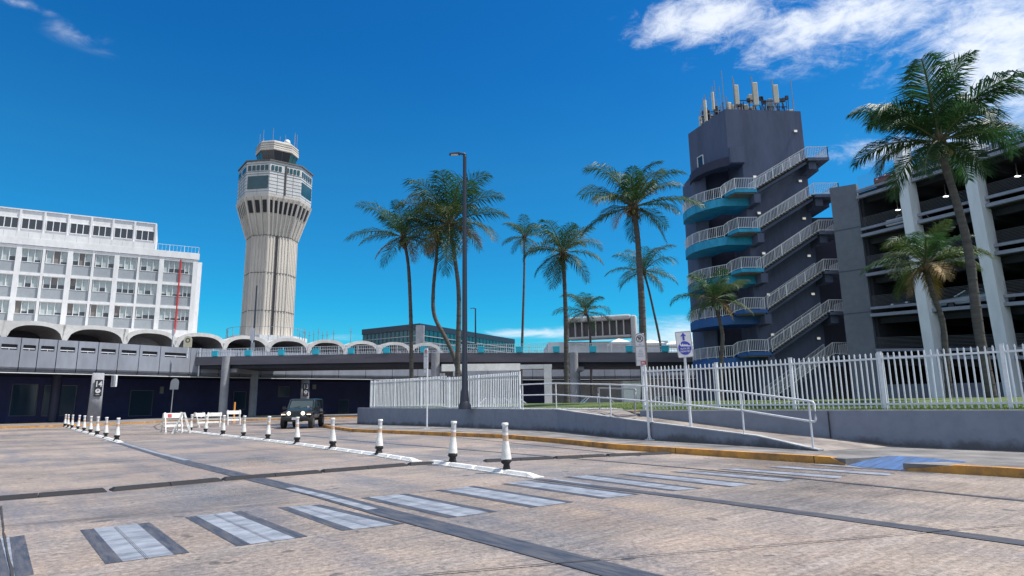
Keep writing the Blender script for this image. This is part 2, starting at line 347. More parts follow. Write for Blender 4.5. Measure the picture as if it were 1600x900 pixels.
# painted blue kerb ramp
bl = [G(1320, 725.5, .012), G(1345, 729.3, .012), G(1412, 735, .012), G(1512, 721, .168), G(1425, 713.2, .168), G(1388, 712, .168)]
bmx = MB(); bmx.add(bl, [(0, 1, 5), (1, 2, 3), (1, 3, 4), (1, 4, 5)])
tag(bmx.build('kerb_ramp', 'bluepaint'), kind='structure')
# far kerb and far pavement below the terminal
FK = [G(-60, 672), G(60, 668), G(158, 664.5), G(263, 659.5), G(400, 657), G(470, 655.5), G(530, 654), G(580, 652.5), V(-8, 84, 0), V(30, 88, 0)]
struct('kerb', MB().wall(FK, .2, -.01, .16, 0, 1), 'kerb')
fp = MB(); 
for i in range(len(FK)-1):
    a, b = FK[i], FK[i+1]; fp.add([(a.x, a.y+.15, .15), (b.x, b.y+.15, .15), (b.x-8, b.y+60, .15), (a.x-8, a.y+60, .15)], [(0, 1, 2, 3)])
struct('pavement', fp, 'walk')
# ------------------------------------------------------------------ road markings
mk = MB(); dk = MB(); cg = MB()
bars = [((0, 841), (38, 836), (53, 897), (12, 905)), ((125, 828), (234, 816), (296, 863), (165, 881)), ((289, 808), (377, 798), (481, 838), (370, 853)), ((434, 793), (500, 788), (632, 818), (534, 829)),
        ((563, 778), (635, 771), (778, 799), (700, 809)), ((680, 766), (740, 759), (897, 784), (830, 793)), ((783, 756), (830, 750), (1000, 772), (940, 779)), ((880, 745), (928, 742), (1100, 763), (1050, 767)),
        ((966, 741), (1006, 738), (1184, 756), (1140, 761)), ((1046, 737), (1084, 735), (1245, 748), (1220, 753))]
for i, b in enumerate(bars):
    q = [G(x, y, .004) for x, y in b]
    if i == 0: q = [q[0]-(q[1]-q[0])*.6, q[1], q[2], q[3]-(q[2]-q[3])*.6]
    a0, a1, b1, b0 = q
    e = (a1-a0).normalized(); e2 = (b1-b0).normalized(); w = .14
    dk.add([a0, a0+e*w, b0+e2*w, b0], [(3, 2, 1, 0)]); dk.add([a1-e*w, a1, b1, b1-e2*w], [(3, 2, 1, 0)])
    mk.add([a0+e*w, a1-e*w, b1-e2*w, b0+e2*w], [(3, 2, 1, 0)])
a0, a1, b1, b0 = [G(x, y, .004) for x, y in bars[8]]; c0, c1, d1, d0 = [G(x, y, .004) for x, y in bars[9]]
step = (c0-a0)
for k in range(1, 5):
    q = [V(*(p+step*k)) for p in (c0, c1, d1, d0)]; a0, a1, b1, b0 = q; e = (a1-a0).normalized(); w = .14
    dk.add([a0, a0+e*w, b0+e*w, b0], [(3, 2, 1, 0)]); dk.add([a1-e*w, a1, b1, b1-e*w], [(3, 2, 1, 0)]); mk.add([a0+e*w, a1-e*w, b1-e*w, b0+e*w], [(3, 2, 1, 0)])
for i, b in enumerate(bars[1:], 1):
    a0, a1, b1, b0 = [G(x, y, .0165) for x, y in b]; 
    for f_ in ((.5, .52) if i > 1 else (.48, .5)): p_ = a0+(a1-a0)*f_; q_ = b0+(b1-b0)*f_; e = (a1-a0).normalized()*.003; cg.add([p_-e, p_+e, q_+e, q_-e], [(3, 2, 1, 0)])
struct('crosswalk_groove', cg, 'stripe_groove'); struct('crosswalk', mk, 'stripe'); struct('crosswalk_border', dk, 'black')
def band(px, w0, w1, z, mb, n=1):
    p = [G(x, y, z) for x, y in px]
    for i in range(len(p)-1):
        def nr(j):
            a = p[max(j-1, 0)]; b = p[min(j+1, len(p)-1)]; d = (b-a).normalized(); return V(-d.y, d.x, 0)
        wa = w0+(w1-w0)*i/(len(p)-1); wb = w0+(w1-w0)*(i+1)/(len(p)-1)
        mb.add([p[i]-nr(i)*wa/2, p[i+1]-nr(i+1)*wb/2, p[i+1]+nr(i+1)*wb/2, p[i]+nr(i)*wa/2], [(0, 1, 2, 3)])
lb = MB(); band([(182, 690), (290, 722), (395, 747), (500, 772), (620, 805), (800, 850), (1010, 905), (1300, 985)], .38, .38, .008, lb)
band([(838, 748), (910, 757), (1000, 768), (1100, 780), (1350, 814), (1600, 848), (1900, 890)], .20, .30, .008, lb)
band([(471, 680), (560, 689), (835, 711), (1004, 725), (1240, 746), (1600, 782), (1800, 803)], .10, .12, .008, lb)
band([(250, 662), (240, 666), (246, 671), (275, 675)], .12, .12, .008, lb)
band([(262, 662), (252, 666), (262, 670), (285, 673.5)], .08, .08, .008, lb)
band([(560, 668), (640, 676), (760, 688), (1000, 712)], .07, .07, .008, lb)
struct('lane_line_border', lb, 'black')
ld = MB(); band([(192, 692), (240, 706), (292, 719)], .17, .17, .012, ld); band([(452, 762), (510, 776), (582, 795.5)], .17, .17, .012, ld); band([(862, 748.5), (925, 757)], .13, .13, .012, ld)
struct('lane_line', ld, 'stripe')
# slab joints
jn = MB()
def joint(a, b, w=.018, z=.0155, jag=.0):
    a = V(a[0], a[1], z); b = V(b[0], b[1], z); n = max(2, int((b-a).length/(.35 if w > .0225 or jag < .01 else .08))); d = (b-a).normalized(); nn = V(-d.y, d.x, 0); L_ = []
    for i in range(n+1):
        q = a+(b-a)*i/n+nn*random.uniform(-jag, jag); ww = w*random.uniform(.5, 1.2); L_.append((q-nn*ww/2, q+nn*ww/2))
    for i in range(n): jn.add([L_[i][0], L_[i+1][0], L_[i+1][1], L_[i][1]], [(0, 1, 2, 3)])
ja = G(0, 823); jb = G(480, 784); jc = G(730, 894); jd = G(1250, 850); d1 = (jb-ja); d2 = (jd-jc)
joint(ja-d1*.5, ja+d1*2.2, .022, jag=.006); joint(jc-d2*1.5, jc+d2*3, .02, jag=.006)
ld_ = (G(835, 711)-G(471, 680)).normalized()
for t in (4.5, 9, 13.5, 18, 22.5, 27): 
    o_ = G(395, 747)+V(-.62, .78, 0)*t; joint(o_-d1*3.0, o_+d1*3.2, .02, jag=.006)
for t in (-9.5, -4.75, 9.5): 
    o_ = G(395, 747)+V(.72, .55, 0)*t; joint(o_-ld_*5, o_+ld_*30, .018, jag=.004)
struct('pavement_joint', jn, 'joint')
ck = MB(); jn = ck; joint(G(1, 792), G(8, 850), .022, .0165, jag=.007); joint(G(8, 850), G(21, 905), .022, .0165, jag=.007); struct('pavement_crack', ck, 'joint')
# ------------------------------------------------------------------ speed bump strips
bp = [[(-60, 786), (166, 767.5)], [(173, 767), (344, 751)], [(348, 750.5), (500, 738.5)], [(503, 738), (634, 727.5)], [(638, 727), (700, 723.5)], [(757, 721.5), (863, 716.8)], [(867, 716.6), (945, 713)], [(948, 712.8), (1045, 709)]]
nm = ['leftmost black rubber bump strip running out of the frame', 'second black rubber bump strip from the left', 'black rubber bump strip crossing the dark lane band', 'black rubber bump strip right of the dark lane band',
      'short black rubber strip between the two white separator kerbs', 'black rubber bump strip just behind the two largest delineators', 'black rubber bump strip between the largest delineators and the kerb', 'rightmost black rubber bump strip ending near the yellow kerb']
for i, (a, b) in enumerate(bp):
    a = G(*a); b = G(*b); d = (b-a).normalized(); n = V(-d.y, d.x, 0); mb = MB(); L_ = (b-a).length; k = max(1, round(L_/.95))
    for j in range(k):
        p = a+d*(L_*j/k+.006); q = a+d*(L_*(j+1)/k-.006); vs = []
        for c in (p, q):
            e = .05 if ((c is p and j == 0) or (c is q and j == k-1)) else 0; dd = d*(e if c is p else -e)
            for (u, z) in ((-.16, .0), (-.15, .02), (-.075, .06), (.075, .06), (.15, .02), (.16, .0)): vs.append(c+n*u+V(0, 0, z)+(dd if z > .03 else V(0, 0, 0)))
        mb.add(vs, [(i2, i2+1, i2+7, i2+6) for i2 in range(5)]+[(5, 4, 3, 2, 1, 0), (6, 7, 8, 9, 10, 11)])
        for t in (.25, .75): mb.disc(p+(q-p)*t+V(0, 0, .0605), (0, 0, 1), .025, .004, 8)
    tag(mb.build('speed_bump', 'rubber', loc=(a+b)/2), nm[i], 'speed bump', 'black rubber strips laid across the road')
# ------------------------------------------------------------------ white separator kerbs
def separator(pl, label, seg=1.0):
    mb = MB(); pl = [V(p.x, p.y, 0) for p in pl]
    for i in range(len(pl)-1):
        a, b = pl[i], pl[i+1]; L_ = (b-a).length; d = (b-a)/L_; n = V(-d.y, d.x, 0); k = max(1, round(L_/seg))
        for j in range(k):
            s0 = L_*j/k+.01; s1 = L_*(j+1)/k-.01; f0 = (i == 0 and j == 0); f1 = (i == len(pl)-2 and j == k-1)
            # low flange
            mb.hexa([a+d*s0-n*.15+V(0, 0, .0), a+d*s1-n*.15, a+d*s1+n*.15, a+d*s0+n*.15, a+d*s0-n*.145+V(0, 0, .028), a+d*s1-n*.145+V(0, 0, .028), a+d*s1+n*.145+V(0, 0, .028), a+d*s0+n*.145+V(0, 0, .028)])
            # raised hump with ends sloping down at joints
            e0 = .32 if f0 else .045; e1 = .32 if f1 else .045
            mb.hexa([a+d*(s0+.02)-n*.10+V(0, 0, .028), a+d*(s1-.02)-n*.10+V(0, 0, .028), a+d*(s1-.02)+n*.10+V(0, 0, .028), a+d*(s0+.02)+n*.10+V(0, 0, .028),
                     a+d*(s0+e0)-n*.055+V(0, 0, .085), a+d*(s1-e1)-n*.055+V(0, 0, .085), a+d*(s1-e1)+n*.055+V(0, 0, .085), a+d*(s0+e0)+n*.055+V(0, 0, .085)])
            for t in (.2, .8):
                for sd in (-1, 1): mb.disc(a+d*(s0+(s1-s0)*t)+n*sd*.125+V(0, 0, .03), (0, 0, 1), .012, .008, 6, 1)
    return tag(mb.build('lane_separator', ['plastic', 'iron'], loc=pl[0], bevel=.008), label, 'separator kerb', 'white separator kerbs under the delineators')
DR = [(297, 675), (321, 677.5), (348, 681), (380, 684.5), (418, 689), (464, 695), (520, 702.5), (592, 712.5)]
DR2 = [(707, 727), (792, 739)]
DL = [(101, 667), (106, 668.6), (112, 670.2), (121, 672.6), (131, 675.4), (141, 678.4), (151.5, 681.5), (165, 685.3), (182, 690)]
separator([G(272, 671.8), G(321, 678), G(380, 684.8), G(464, 695), G(592, 712.5), G(652, 722)], 'long white separator kerb under the middle row of delineators, behind the black strip')
separator([G(668, 723), G(842, 747.5)], 'short white separator kerb in front carrying the two largest delineators')
separator([G(94, 664), G(121, 672.6), G(151.5, 681.5), G(188, 692)], 'white separator kerb under the left cluster of delineators')
# delineators
dp = proto('delineator_post', '', 'delineator', 'white delineator posts with black rubber feet')
b = MB(); b.tube([(0, 0, .27), (0, 0, .30), (0, 0, .45), (0, 0, .66), (0, 0, 1.0)], [.112, .112, .092, .062, .06], 14); b.tube([(0, 0, .985), (0, 0, 1.03), (0, 0, 1.04)], [.075, .075, .06], 14)
b.build('post', 'plastic', dp)
b = MB(); b.tube([(0, 0, .665), (0, 0, .78)], .064, 14, cap=False); b.build('reflective_band', 'reflect_o', dp)
b = MB(); b.tube([(0, 0, .84), (0, 0, .96)], .0635, 14, cap=False); b.build('reflective_band', 'reflect', dp)
b = MB()
b.hexa([(-.09, -.10, .03), (.08, -.10, .03), (.08, .10, .03), (-.09, .10, .03), (-.06, -.06, .18), (.06, -.06, .18), (.06, .06, .18), (-.06, .06, .18)])
b.hexa([(-.06, -.06, .18), (.06, -.06, .18), (.06, .06, .18), (-.06, .06, .18), (-.115, -.08, .23), (.105, -.08, .23), (.105, .08, .23), (-.115, .08, .23)])
b.tube([(0, 0, .23), (0, 0, .285)], .114, 12); b.tube([(-.02, 0, .07), (-.13, -.03, .065)], .03, 6); b.build('rubber_foot', 'rubber', dp)
used = False
dlist = [(p, 'm', i) for i, p in enumerate(DR)]+[(p, 'f', i) for i, p in enumerate(DR2)]+[(p, 'l', i) for i, p in enumerate(DL)]
for (px, row, i) in dlist:
    g = G(*px)
    if row == 'm':
        lb_ = 'delineator post %s from the left in the long middle row' % ORD[i] if i < 7 else 'delineator post at the near right end of the long middle row, before the black strip'
    elif row == 'f': lb_ = ['large delineator post on the short front kerb, left one of two', 'largest and nearest delineator post, right one on the short front kerb'][i]
    else: lb_ = 'delineator post %s from the left in the far left cluster' % ORD[i] if i < 8 else 'rightmost and nearest delineator post of the left cluster'
    o = place(dp, used, (g.x, g.y, .0), random.uniform(-.5, .5)+.2, lb_); used = True
    o.rotation_euler = (random.uniform(-.035, .035), random.uniform(-.045, .045), o.rotation_euler[2])
# ------------------------------------------------------------------ retaining walls, ramp, lawn
mb = MB(); mb.wall([W1[0], W1[1], W1[2]], .3, -.05, [1.24, 1.17, 1.11], 0, 1); mb.wall([V(-10.83, 44.9, 0), V(-9.2, 48.6, 0), V(-6, 56, 0)], .3, -.05, 1.24, 0, -1)
w = thing('retaining_wall', (-4, 37, 0), 'long grey painted retaining wall holding the lawn behind the no parking sign', 'retaining wall'); mb.build('wall', 'wallgrey', w)
mb = MB(); mb.wall([W1[0]+V(0, .0, 0), W1[1], W1[2]], .3, [1.243, 1.173, 1.113], [1.275, 1.2, 1.14], 0, 1); mb.build('coping', 'cap', w)
zz = [1.113, .80, .42, .155]
mb = MB(); mb.wall(W1[2:], .18, -.05, zz, 0, 1)
w = thing('ramp_wall', (4, 22.8, 0), 'low grey wall sloping down along the ramp under the white handrail', 'ramp wall'); mb.build('wall', 'wallgrey', w)
mb = MB(); mb.wall(W1[2:], .19, [z+.003 for z in zz], [z+.035 for z in zz], 0, 1); mb.build('coping', 'cap', w)
rl = [V(2.1, 29.25, 1.10), V(4.2, 22.85, .76), V(7.0, 18.15, .38), V(7.8, 16.25, .15)]
rr = [V(4.8, 28, 1.11), V(4.9, 23.5, .92), V(9.45, 18.9, .30), V(10.5, 17.4, .149)]
mb = MB()
for i in range(3): mb.add([rl[i], rl[i+1], rr[i+1], rr[i]], [(0, 1, 2, 3)])
struct('ramp', mb, 'rampc')
mb = MB(); mb.wall(WR, .28, -.05, 1.09, 0, 1)
w = thing('retaining_wall', (10.4, 17.4, 0), 'grey retaining wall below the right picket fence, beside the blue kerb ramp', 'retaining wall'); mb.build('wall', 'wallgrey', w)
mb = MB(); mb.wall(WR, .28, 1.093, 1.125, 0, 1); mb.build('coping', 'cap', w)
jb_ = MB(); jb_.beam(V(9.33, 18.82, .2), V(9.33, 18.82, 1.08), .03, .03); jb_.beam(V(12.9, 14.62, .16), V(12.9, 14.62, 1.08), .03, .03); jb_.build('expansion_joint', 'joint', w)
# lawn terrace (grid clipped to a polygon)
LP = [V(-10.7, 44.6, 0), V(-3.75, 37.5, 0), V(2.0, 29.6, 0), V(4.8, 28.0, 0), V(4.75, 23.7, 0), V(9.5, 18.95, 0), V(10.55, 17.5, 0), V(12.5, 15.35, 0), V(17.6, 10.1, 0), V(32, -4, 0), V(70, 0, 0), V(70, 75, 0), V(14, 68, 0), V(13, 53, 0), V(-7, 53, 0)]
bm = bmesh.new(); f = bm.faces.new([bm.verts.new((p.x, p.y, 0)) for p in LP]); bmesh.ops.triangulate(bm, faces=[f])
for ax, rngs in ((V(1, 0, 0), range(-10, 70, 2)), (V(0, 1, 0), range(-2, 75, 2))):
    for t in rngs: bmesh.ops.bisect_plane(bm, geom=bm.verts[:]+bm.edges[:]+bm.faces[:], plane_co=ax*t, plane_no=ax)
def lawnz(x, y):
    # distance from the wall front decides how far the lawn has risen
    dm = 1e9
    for q in (LP[0:4], LP[4:10]):
        for i in range(len(q)-1):
            a, b = q[i], q[i+1]; ab = b-a; t = max(0, min(1, ((V(x, y, 0)-a).dot(ab))/ab.length_squared)); dm = min(dm, (V(x, y, 0)-a-ab*t).length)
    t = min(1, dm/11); base = 1.20 if x < -4 else 1.10
    return base+.30*t*t*(3-2*t)+.0
for v in bm.verts: v.co.z = lawnz(v.co.x, v.co.y)
bmesh.ops.recalc_face_normals(bm, faces=bm.faces[:])
for f in bm.faces:
    if f.normal.z < 0: f.normal_flip()
me = bpy.data.meshes.new('lawn'); bm.to_mesh(me); bm.free(); me.materials.append(M['grass']); lawn = bpy.data.objects.new('lawn', me); C.objects.link(lawn); lawn['kind'] = 'structure'
gb = MB(); rg = random.Random(3)
def blades(a, b, depth, n, flip=1):
    for i in range(n):
        t = rg.random(); d = (b-a); nn = V(-d.y, d.x, 0).normalized()*flip; q = a+d*t+nn*(rg.random()**1.5*depth+.02)
        z = lawnz(q.x, q.y)-.01; h = rg.uniform(.04, .10); an = rg.uniform(0, 6.28); w = .008+.006*rg.random(); e = V(math.cos(an), math.sin(an), 0); l = V(rg.uniform(-.03, .03), rg.uniform(-.03, .03), h)
        gb.add([V(q.x, q.y, z)-e*w, V(q.x, q.y, z)+e*w, V(q.x, q.y, z)+l], [(0, 1, 2)])
blades(LP[4], LP[5], 4, 3500); blades(LP[5], LP[7], 5, 5000); blades(LP[7], LP[8], 5, 6000); blades(LP[0], LP[1], 4, 3000); blades(LP[1], LP[2], 4, 5000)
blades(V(2, 31, 0), V(9, 25, 0), 8, 6000)
tag(gb.build('grass', 'blade'), kind='stuff')
pm = MB(); pm.add([(2.2, 29.4, 1.125), (4.9, 28.2, 1.125), (4.9, 31.2, 1.16), (-1.5, 36.0, 1.2), (-2.2, 35.2, 1.18), (2.0, 31.5, 1.15)], [(0, 1, 2, 3, 4, 5)]); struct('path', pm, 'cap')
# manhole on the ramp foot
mb = MB(); g = G(1250, 689, .22); mb.disc((g.x, g.y, .262), (0, 0, 1), .34, .012, 28); mb.tube([(g.x+.37*math.cos(t*.3), g.y+.37*math.sin(t*.3), .262) for t in range(22)], .02, 6)
tag(mb.build('manhole_cover', 'iron', loc=(g.x, g.y, .25)), 'round dark cast iron manhole cover in the pavement at the foot of the ramp', 'manhole cover')
# ------------------------------------------------------------------ picket fences
def fence(name, line, h, zf, label, sp=.2, posts=None, extra=None, pw=.04):
    t = thing(name, line[0], label, 'picket fence', 'white picket fences on the lawn walls')
    tot = 0; segs = []
    for i in range(len(line)-1): segs.append((line[i], line[i+1], tot)); tot += (line[i+1]-line[i]).length
    def at(s):
        for a, b, o in segs:
            L_ = (b-a).length
            if s <= o+L_+1e-6: return a+(b-a)*((s-o)/L_), (b-a).normalized()
        a, b, o = segs[-1]; return b, (b-a).normalized()
    mb = MB(); n = int(tot/sp); skip = [p for p in posts]
    for i in range(n+1):
        q, d = at(i*sp)
        if min(abs(i*sp-p) for p in skip) < sp*.45: continue
        z = zf(q); q = q+d*random.uniform(-.008, .008); tl = d*random.uniform(-.012, .012); mb.beam(V(q.x, q.y, z+.03)+tl, V(q.x, q.y, z+h), pw, pw, up=d); mb.add([V(q.x, q.y, z+h)+d*a+V(-d.y, d.x, 0)*b_ for a, b_ in ((-pw/2, -pw/2), (pw/2, -pw/2), (pw/2, pw/2), (-pw/2, pw/2))]+[V(q.x, q.y, z+h+.04)], [(0, 1, 4), (1, 2, 4), (2, 3, 4), (3, 0, 4)])
    k = int(tot/1.0)+1
    for zz_ in (.16, h-.14):
        for i in range(k):
            a, _ = at(tot*i/k); b, _ = at(tot*(i+1)/k); mb.beam(V(a.x, a.y, zf(a)+zz_), V(b.x, b.y, zf(b)+zz_), .05, .055)
    mb.build('picket_panel', 'fence', t)
    for p in posts:
        q, d = at(min(p, tot)); z = zf(q); m2 = MB(); m2.beam(V(q.x, q.y, z), V(q.x, q.y, z+h+.04), .09, .09, up=d); m2.beam(V(q.x, q.y, z+h+.04), V(q.x, q.y, z+h+.06), .105, .105, up=d); m2.build('post', 'fence', t)
    return t
FLl = [P(580, 600, 44.2), P(640, 600, 41.0), P(720, 600, 36.9), P(812, 600, 32.4)]; FLl = [V(p.x, p.y, 0) for p in FLl]
dlen = sum((FLl[i+1]-FLl[i]).length for i in range(3))
fence('picket_fence', FLl, 1.92, lambda q: lawnz(q.x, q.y)-.02, 'white picket fence on the left part of the lawn behind the black lamp pole', .165, [0, .45, 2.9, 5.9, 8.9, 11.9, dlen], pw=.045)
FRl = [V(5.0, 24.2, 0), V(7.27, 22.4, 0), V(9.55, 19.75, 0), V(10.75, 18.2, 0), V(12.45, 16.15, 0), V(14.0, 14.5, 0), V(17.9, 10.6, 0), V(24, 4.4, 0)]
flen = sum((FRl[i+1]-FRl[i]).length for i in range(7))
fence('picket_fence', FRl, 1.60, lambda q: 1.12, 'white picket fence on top of the right retaining wall in front of the garage', .155, [0, 2.9, 5.6, 8.3, 11.2, 14.1, 17, 20, 23, flen], pw=.034)
# ------------------------------------------------------------------ handrails
def handrail(name, px, label, mt, mid=.48, r=.028, ends=True, top=1.12, hooks=(0, 1)):
    t = thing(name, px[0], label, 'handrail'); mb = MB(); T_ = [V(p.x, p.y, p.z+top) for p in px]; B_ = [V(p.x, p.y, p.z+top-mid) for p in px]
    dr0 = (T_[0]-T_[1]).normalized(); dr1 = (T_[-1]-T_[-2]).normalized()
    def arc(a, b, d):
        o = []
        for i in range(9):
            an = math.pi*i/8; q = a+(b-a)*((1-math.copysign(abs(math.cos(an))**.45, math.cos(an)))/2)+d*(max(0, math.sin(an))**.4)*.17; o.append(q)
        return o
    path = []
    path = (arc(B_[0], T_[0], dr0) if 0 in hooks else [T_[0]])+T_[1:-1]+(arc(T_[-1], B_[-1], dr1) if 1 in hooks else [T_[-1]])+B_[1:-1][::-1]+[B_[0]]
    mb.tube(path, r, 8); mb.build('rail', mt, t)
    for p in px[0:len(px)]:
        m2 = MB(); m2.tube([p, V(p.x, p.y, p.z+top)], r*.95, 8); m2.disc((p.x, p.y, p.z+.006), (0, 0, 1), .07, .012, 12); m2.build('post', mt, t)
    return t
HR = [V(.45, 31, 1.14), V(1.98, 29.3, 1.13), V(3.68, 24.0, .9), V(4.72, 21.7, .76), V(6.66, 18.45, .47), V(7.68, 16.45, .20)]
handrail('handrail', HR, 'white two-bar tubular handrail along the top of the sloping ramp wall', 'fence', top=1.20, mid=.52, hooks=(0, 1))
IR = [G(937, 641, 1.08), G(993, 650, .92)]; IR = [V(*IR[0]), V(*IR[1])]
handrail('handrail', IR, 'short grey looped handrail on the inner side of the ramp top', 'greyrail', mid=.42, top=.98, r=.03)
# ------------------------------------------------------------------ signs on posts
def post_sign(base, top, label, cat, make, name='traffic_sign'):
    t = thing(name, base, label, cat); mb = MB(); mb.tube([base, top], .045, 10); mb.build('post', 'fence', t)
    m2 = MB(); m2.box(base+V(-.14, -.14, 0), base+V(.14, .14, .015))
    for a in range(4): 
        c = V(math.cos(a*math.pi/2+.78), math.sin(a*math.pi/2+.78), 0); m2.add([base+c*.045+V(0, 0, .015), base+c*.13+V(0, 0, .015), base+c*.045+V(0, 0, .13)], [(0, 1, 2), (2, 1, 0)])
        m2.disc(base+c*.16+V(0, 0, .02), (0, 0, 1), .015, .02, 6)
    m2.build('base_plate', 'fence', t); make(t, base, top); return t
def plate(t, org, r, u, w, h, roundtop=False, mt='sign', th=.008, name='sign_plate', edge=True):
    n = r.cross(u); pts = []
    if roundtop:
        pts = [(-w/2, -h/2), (w/2, -h/2), (w/2, h/2-w/2)]+[(w/2*math.cos(a*math.pi/12), h/2-w/2+w/2*math.sin(a*math.pi/12)) for a in range(1, 12)]+[(-w/2, h/2-w/2)]
    else:
        c = .05*min(w, h)/.6
        for sx, sy, a0 in ((1, -1, -90), (1, 1, 0), (-1, 1, 90), (-1, -1, 180)):
            for k in range(4): a = math.radians(a0+30*k); pts.append((sx*(w/2-c)+c*math.cos(a), sy*(h/2-c)+c*math.sin(a)))
    k = len(pts)
    vs = [org+r*a+u*b_ for a, b_ in pts]+[org+r*a+u*b_-n*th for a, b_ in pts]
    mb = MB(); mb.add(vs, [list(range(k)), list(range(k, 2*k))[::-1]]+[((i+1) % k, i, k+i, k+(i+1) % k) for i in range(k)]); return mb.build(name, mt, t), pts
def flat(t, name, org, r, u, pts, mt, d=.004):
    n = r.cross(u); k = len(pts); vs = [org+r*a+u*b_+n*d for a, b_ in pts]+[org+r*a+u*b_+n*.001 for a, b_ in pts]; mb = MB()
    mb.add(vs, [list(range(k)), list(range(k, 2*k))[::-1]]+[((i+1) % k, i, k+i, k+(i+1) % k) for i in range(k)]); return mb.build(name, mt, t)
def ringf(t, name, org, r, u, c, r0, r1, mt, d=.004, n=28):
    nn = r.cross(u); vs = []; 
    for i in range(n):
        a = 2*math.pi*i/n; e = V(*(r*math.cos(a)+u*math.sin(a))); vs += [org+r*c[0]+u*c[1]+e*r0+nn*d, org+r*c[0]+u*c[1]+e*r1+nn*d]
    return MB().add(vs, [(2*i, 2*i+1, (2*i+3) % (2*n), (2*i+2) % (2*n)) for i in range(n)]).build(name, mt, t)
def circ(c, r, n=28): return [(c[0]+r*math.cos(2*math.pi*i/n), c[1]+r*math.sin(2*math.pi*i/n)) for i in range(n)]
# tsunami route sign
def mk_tsunami(t, base, top):
    ax = (top-base).normalized(); r = (V(1, .12, 0)-ax*V(1, .12, 0).dot(ax)).normalized(); r = (r+ax*.055).normalized(); u = V(0, 0, 1)-r*r.z; u = (ax-r*ax.dot(r)).normalized(); n = r.cross(u)
    if n.y > 0: n = -n
    c = base+(top-base)*.885+V(*n)*.06; s, _ = plate(t, c, r, u, .54, .86)
    b = [(-.262, .422), (-.255, .422)]
    k = c+n*.0
    for q in (((-.262, -.42), (.262, -.42), (.262, -.412), (-.262, -.412)), ((-.262, .412), (.262, .412), (.262, .42), (-.262, .42)), ((-.262, -.412), (-.254, -.412), (-.254, .412), (-.262, .412)), ((.254, -.412), (.262, -.412), (.262, .412), (.254, .412))):
        flat(s, 'border', k, r, u, q, 'signk', .003)
    flat(s, 'arrow', k, r, u, [(-.035, .13), (.035, .13), (.035, .27), (.10, .27), (0, .385), (-.10, .27), (-.035, .27)], 'signb')
    flat(s, 'emblem_disc', k, r, u, circ((0, -.12), .225), 'signb')
    # white breaking wave
    flat(s, 'wave', k, r, u, [(-.17, .0), (-.15, .06), (-.1, .09), (-.13, .03), (-.1, -.02), (-.06, .03), (-.02, -.02), (.02, .01), (.05, -.03), (.09, .0), (.12, -.04), (.205, -.05), (.2, -.085), (.1, -.075), (0, -.065), (-.12, -.06)], 'sign', .007)
    for i, w_ in enumerate(('RUTA DE', 'DESALOJO')): text('lettering', w_, .075, k+n*.006+u*(-.145-i*.085), r, u, 'sign', s, ext=.002, bold=.001)
b_ = G(1082, 690.5, .15); t_ = P(1066, 514, b_.y)
post_sign(b_, b_+(t_-b_)*.97, 'tall leaning white post with a blue wave emblem sign and upward arrow', 'evacuation sign', mk_tsunami)
def mk_nopark(t, base, top):
    ax = (top-base).normalized(); r = V(1, -.25, 0); r = (r-ax*r.dot(ax)).normalized(); u = ax; n = r.cross(u)
    h = 1.14; w = .36; c = top-ax*(h/2-.02)-r*.10+n*.055
    s, _ = plate(t, c, r, u, w, h, True); cy = h/2-.21
    o = []
    inner = [(-w/2+.012, -h/2+.012), (-w/2+.02, -h/2+.012)]
    for q in (((-w/2+.008, -h/2+.01), (-w/2+.02, -h/2+.01), (-w/2+.02, h/2-w/2), (-w/2+.008, h/2-w/2)), ((w/2-.02, -h/2+.01), (w/2-.008, -h/2+.01), (w/2-.008, h/2-w/2), (w/2-.02, h/2-w/2))): flat(s, 'border', c, r, u, q, 'signk', .003)
    nn = 14; vs = []
    for i in range(nn+1):
        a = math.pi*i/nn; 
        for rd in (w/2-.02, w/2-.008): vs.append(c+r*(rd*math.cos(a))+u*(h/2-w/2+rd*math.sin(a))+n*.003)
    MB().add(vs, [(2*i, 2*i+1, 2*i+3, 2*i+2) for i in range(nn)]).build('border', 'signk', s)
    ringf(s, 'prohibition_ring', c, r, u, (0, cy), .098, .122, 'signk', .005)
    text('lettering', 'P', .19, c+u*cy+n*.003, r, u, 'signk', s, ext=.001, bold=.006)
    a = math.radians(-42); d = (math.cos(a), math.sin(a)); e = (-d[1]*.011, d[0]*.011)
    flat(s, 'slash', c, r, u, [(d[0]*-.1+e[0], cy-d[1]*.1+e[1]), (d[0]*-.1-e[0], cy-d[1]*.1-e[1]), (d[0]*.1-e[0], cy+d[1]*.1-e[1]), (d[0]*.1+e[0], cy+d[1]*.1+e[1])], 'signk', .007)
    text('lettering', 'NO', .055, c+u*(cy-.20)+n*.003, r, u, 'signk', s, ext=.001)
    text('lettering', 'ESTACIONE', .055, c+u*(cy-.26)+n*.003, r, u, 'signk', s, ext=.001)
    for i, wd in enumerate((.10, .14, .20, .16, .22)):
        y = cy-.40-i*.052; flat(s, 'small_print', c, r, u, [(-wd/2, y-.011), (wd/2, y-.011), (wd/2, y+.011), (-wd/2, y+.011)], 'signback', .003)
    flat(s, 'red_label', c, r, u, [(-.02, -h/2+.03), (w/2-.02, -h/2+.03), (w/2-.02, -h/2+.15), (-.02, -h/2+.15)], 'signr', .004)
    flat(s, 'red_label', c, r, u, [(-w/2+.03, -h/2+.165), (w/2-.02, -h/2+.165), (w/2-.02, -h/2+.172), (-w/2+.03, -h/2+.172)], 'signr', .004)
    flat(s, 'tow_pictogram', c, r, u, [(.0, -h/2+.07), (.13, -h/2+.07), (.13, -h/2+.1), (.08, -h/2+.1), (.07, -h/2+.12), (.03, -h/2+.12), (.02, -h/2+.1), (.0, -h/2+.1)], 'sign', .007)
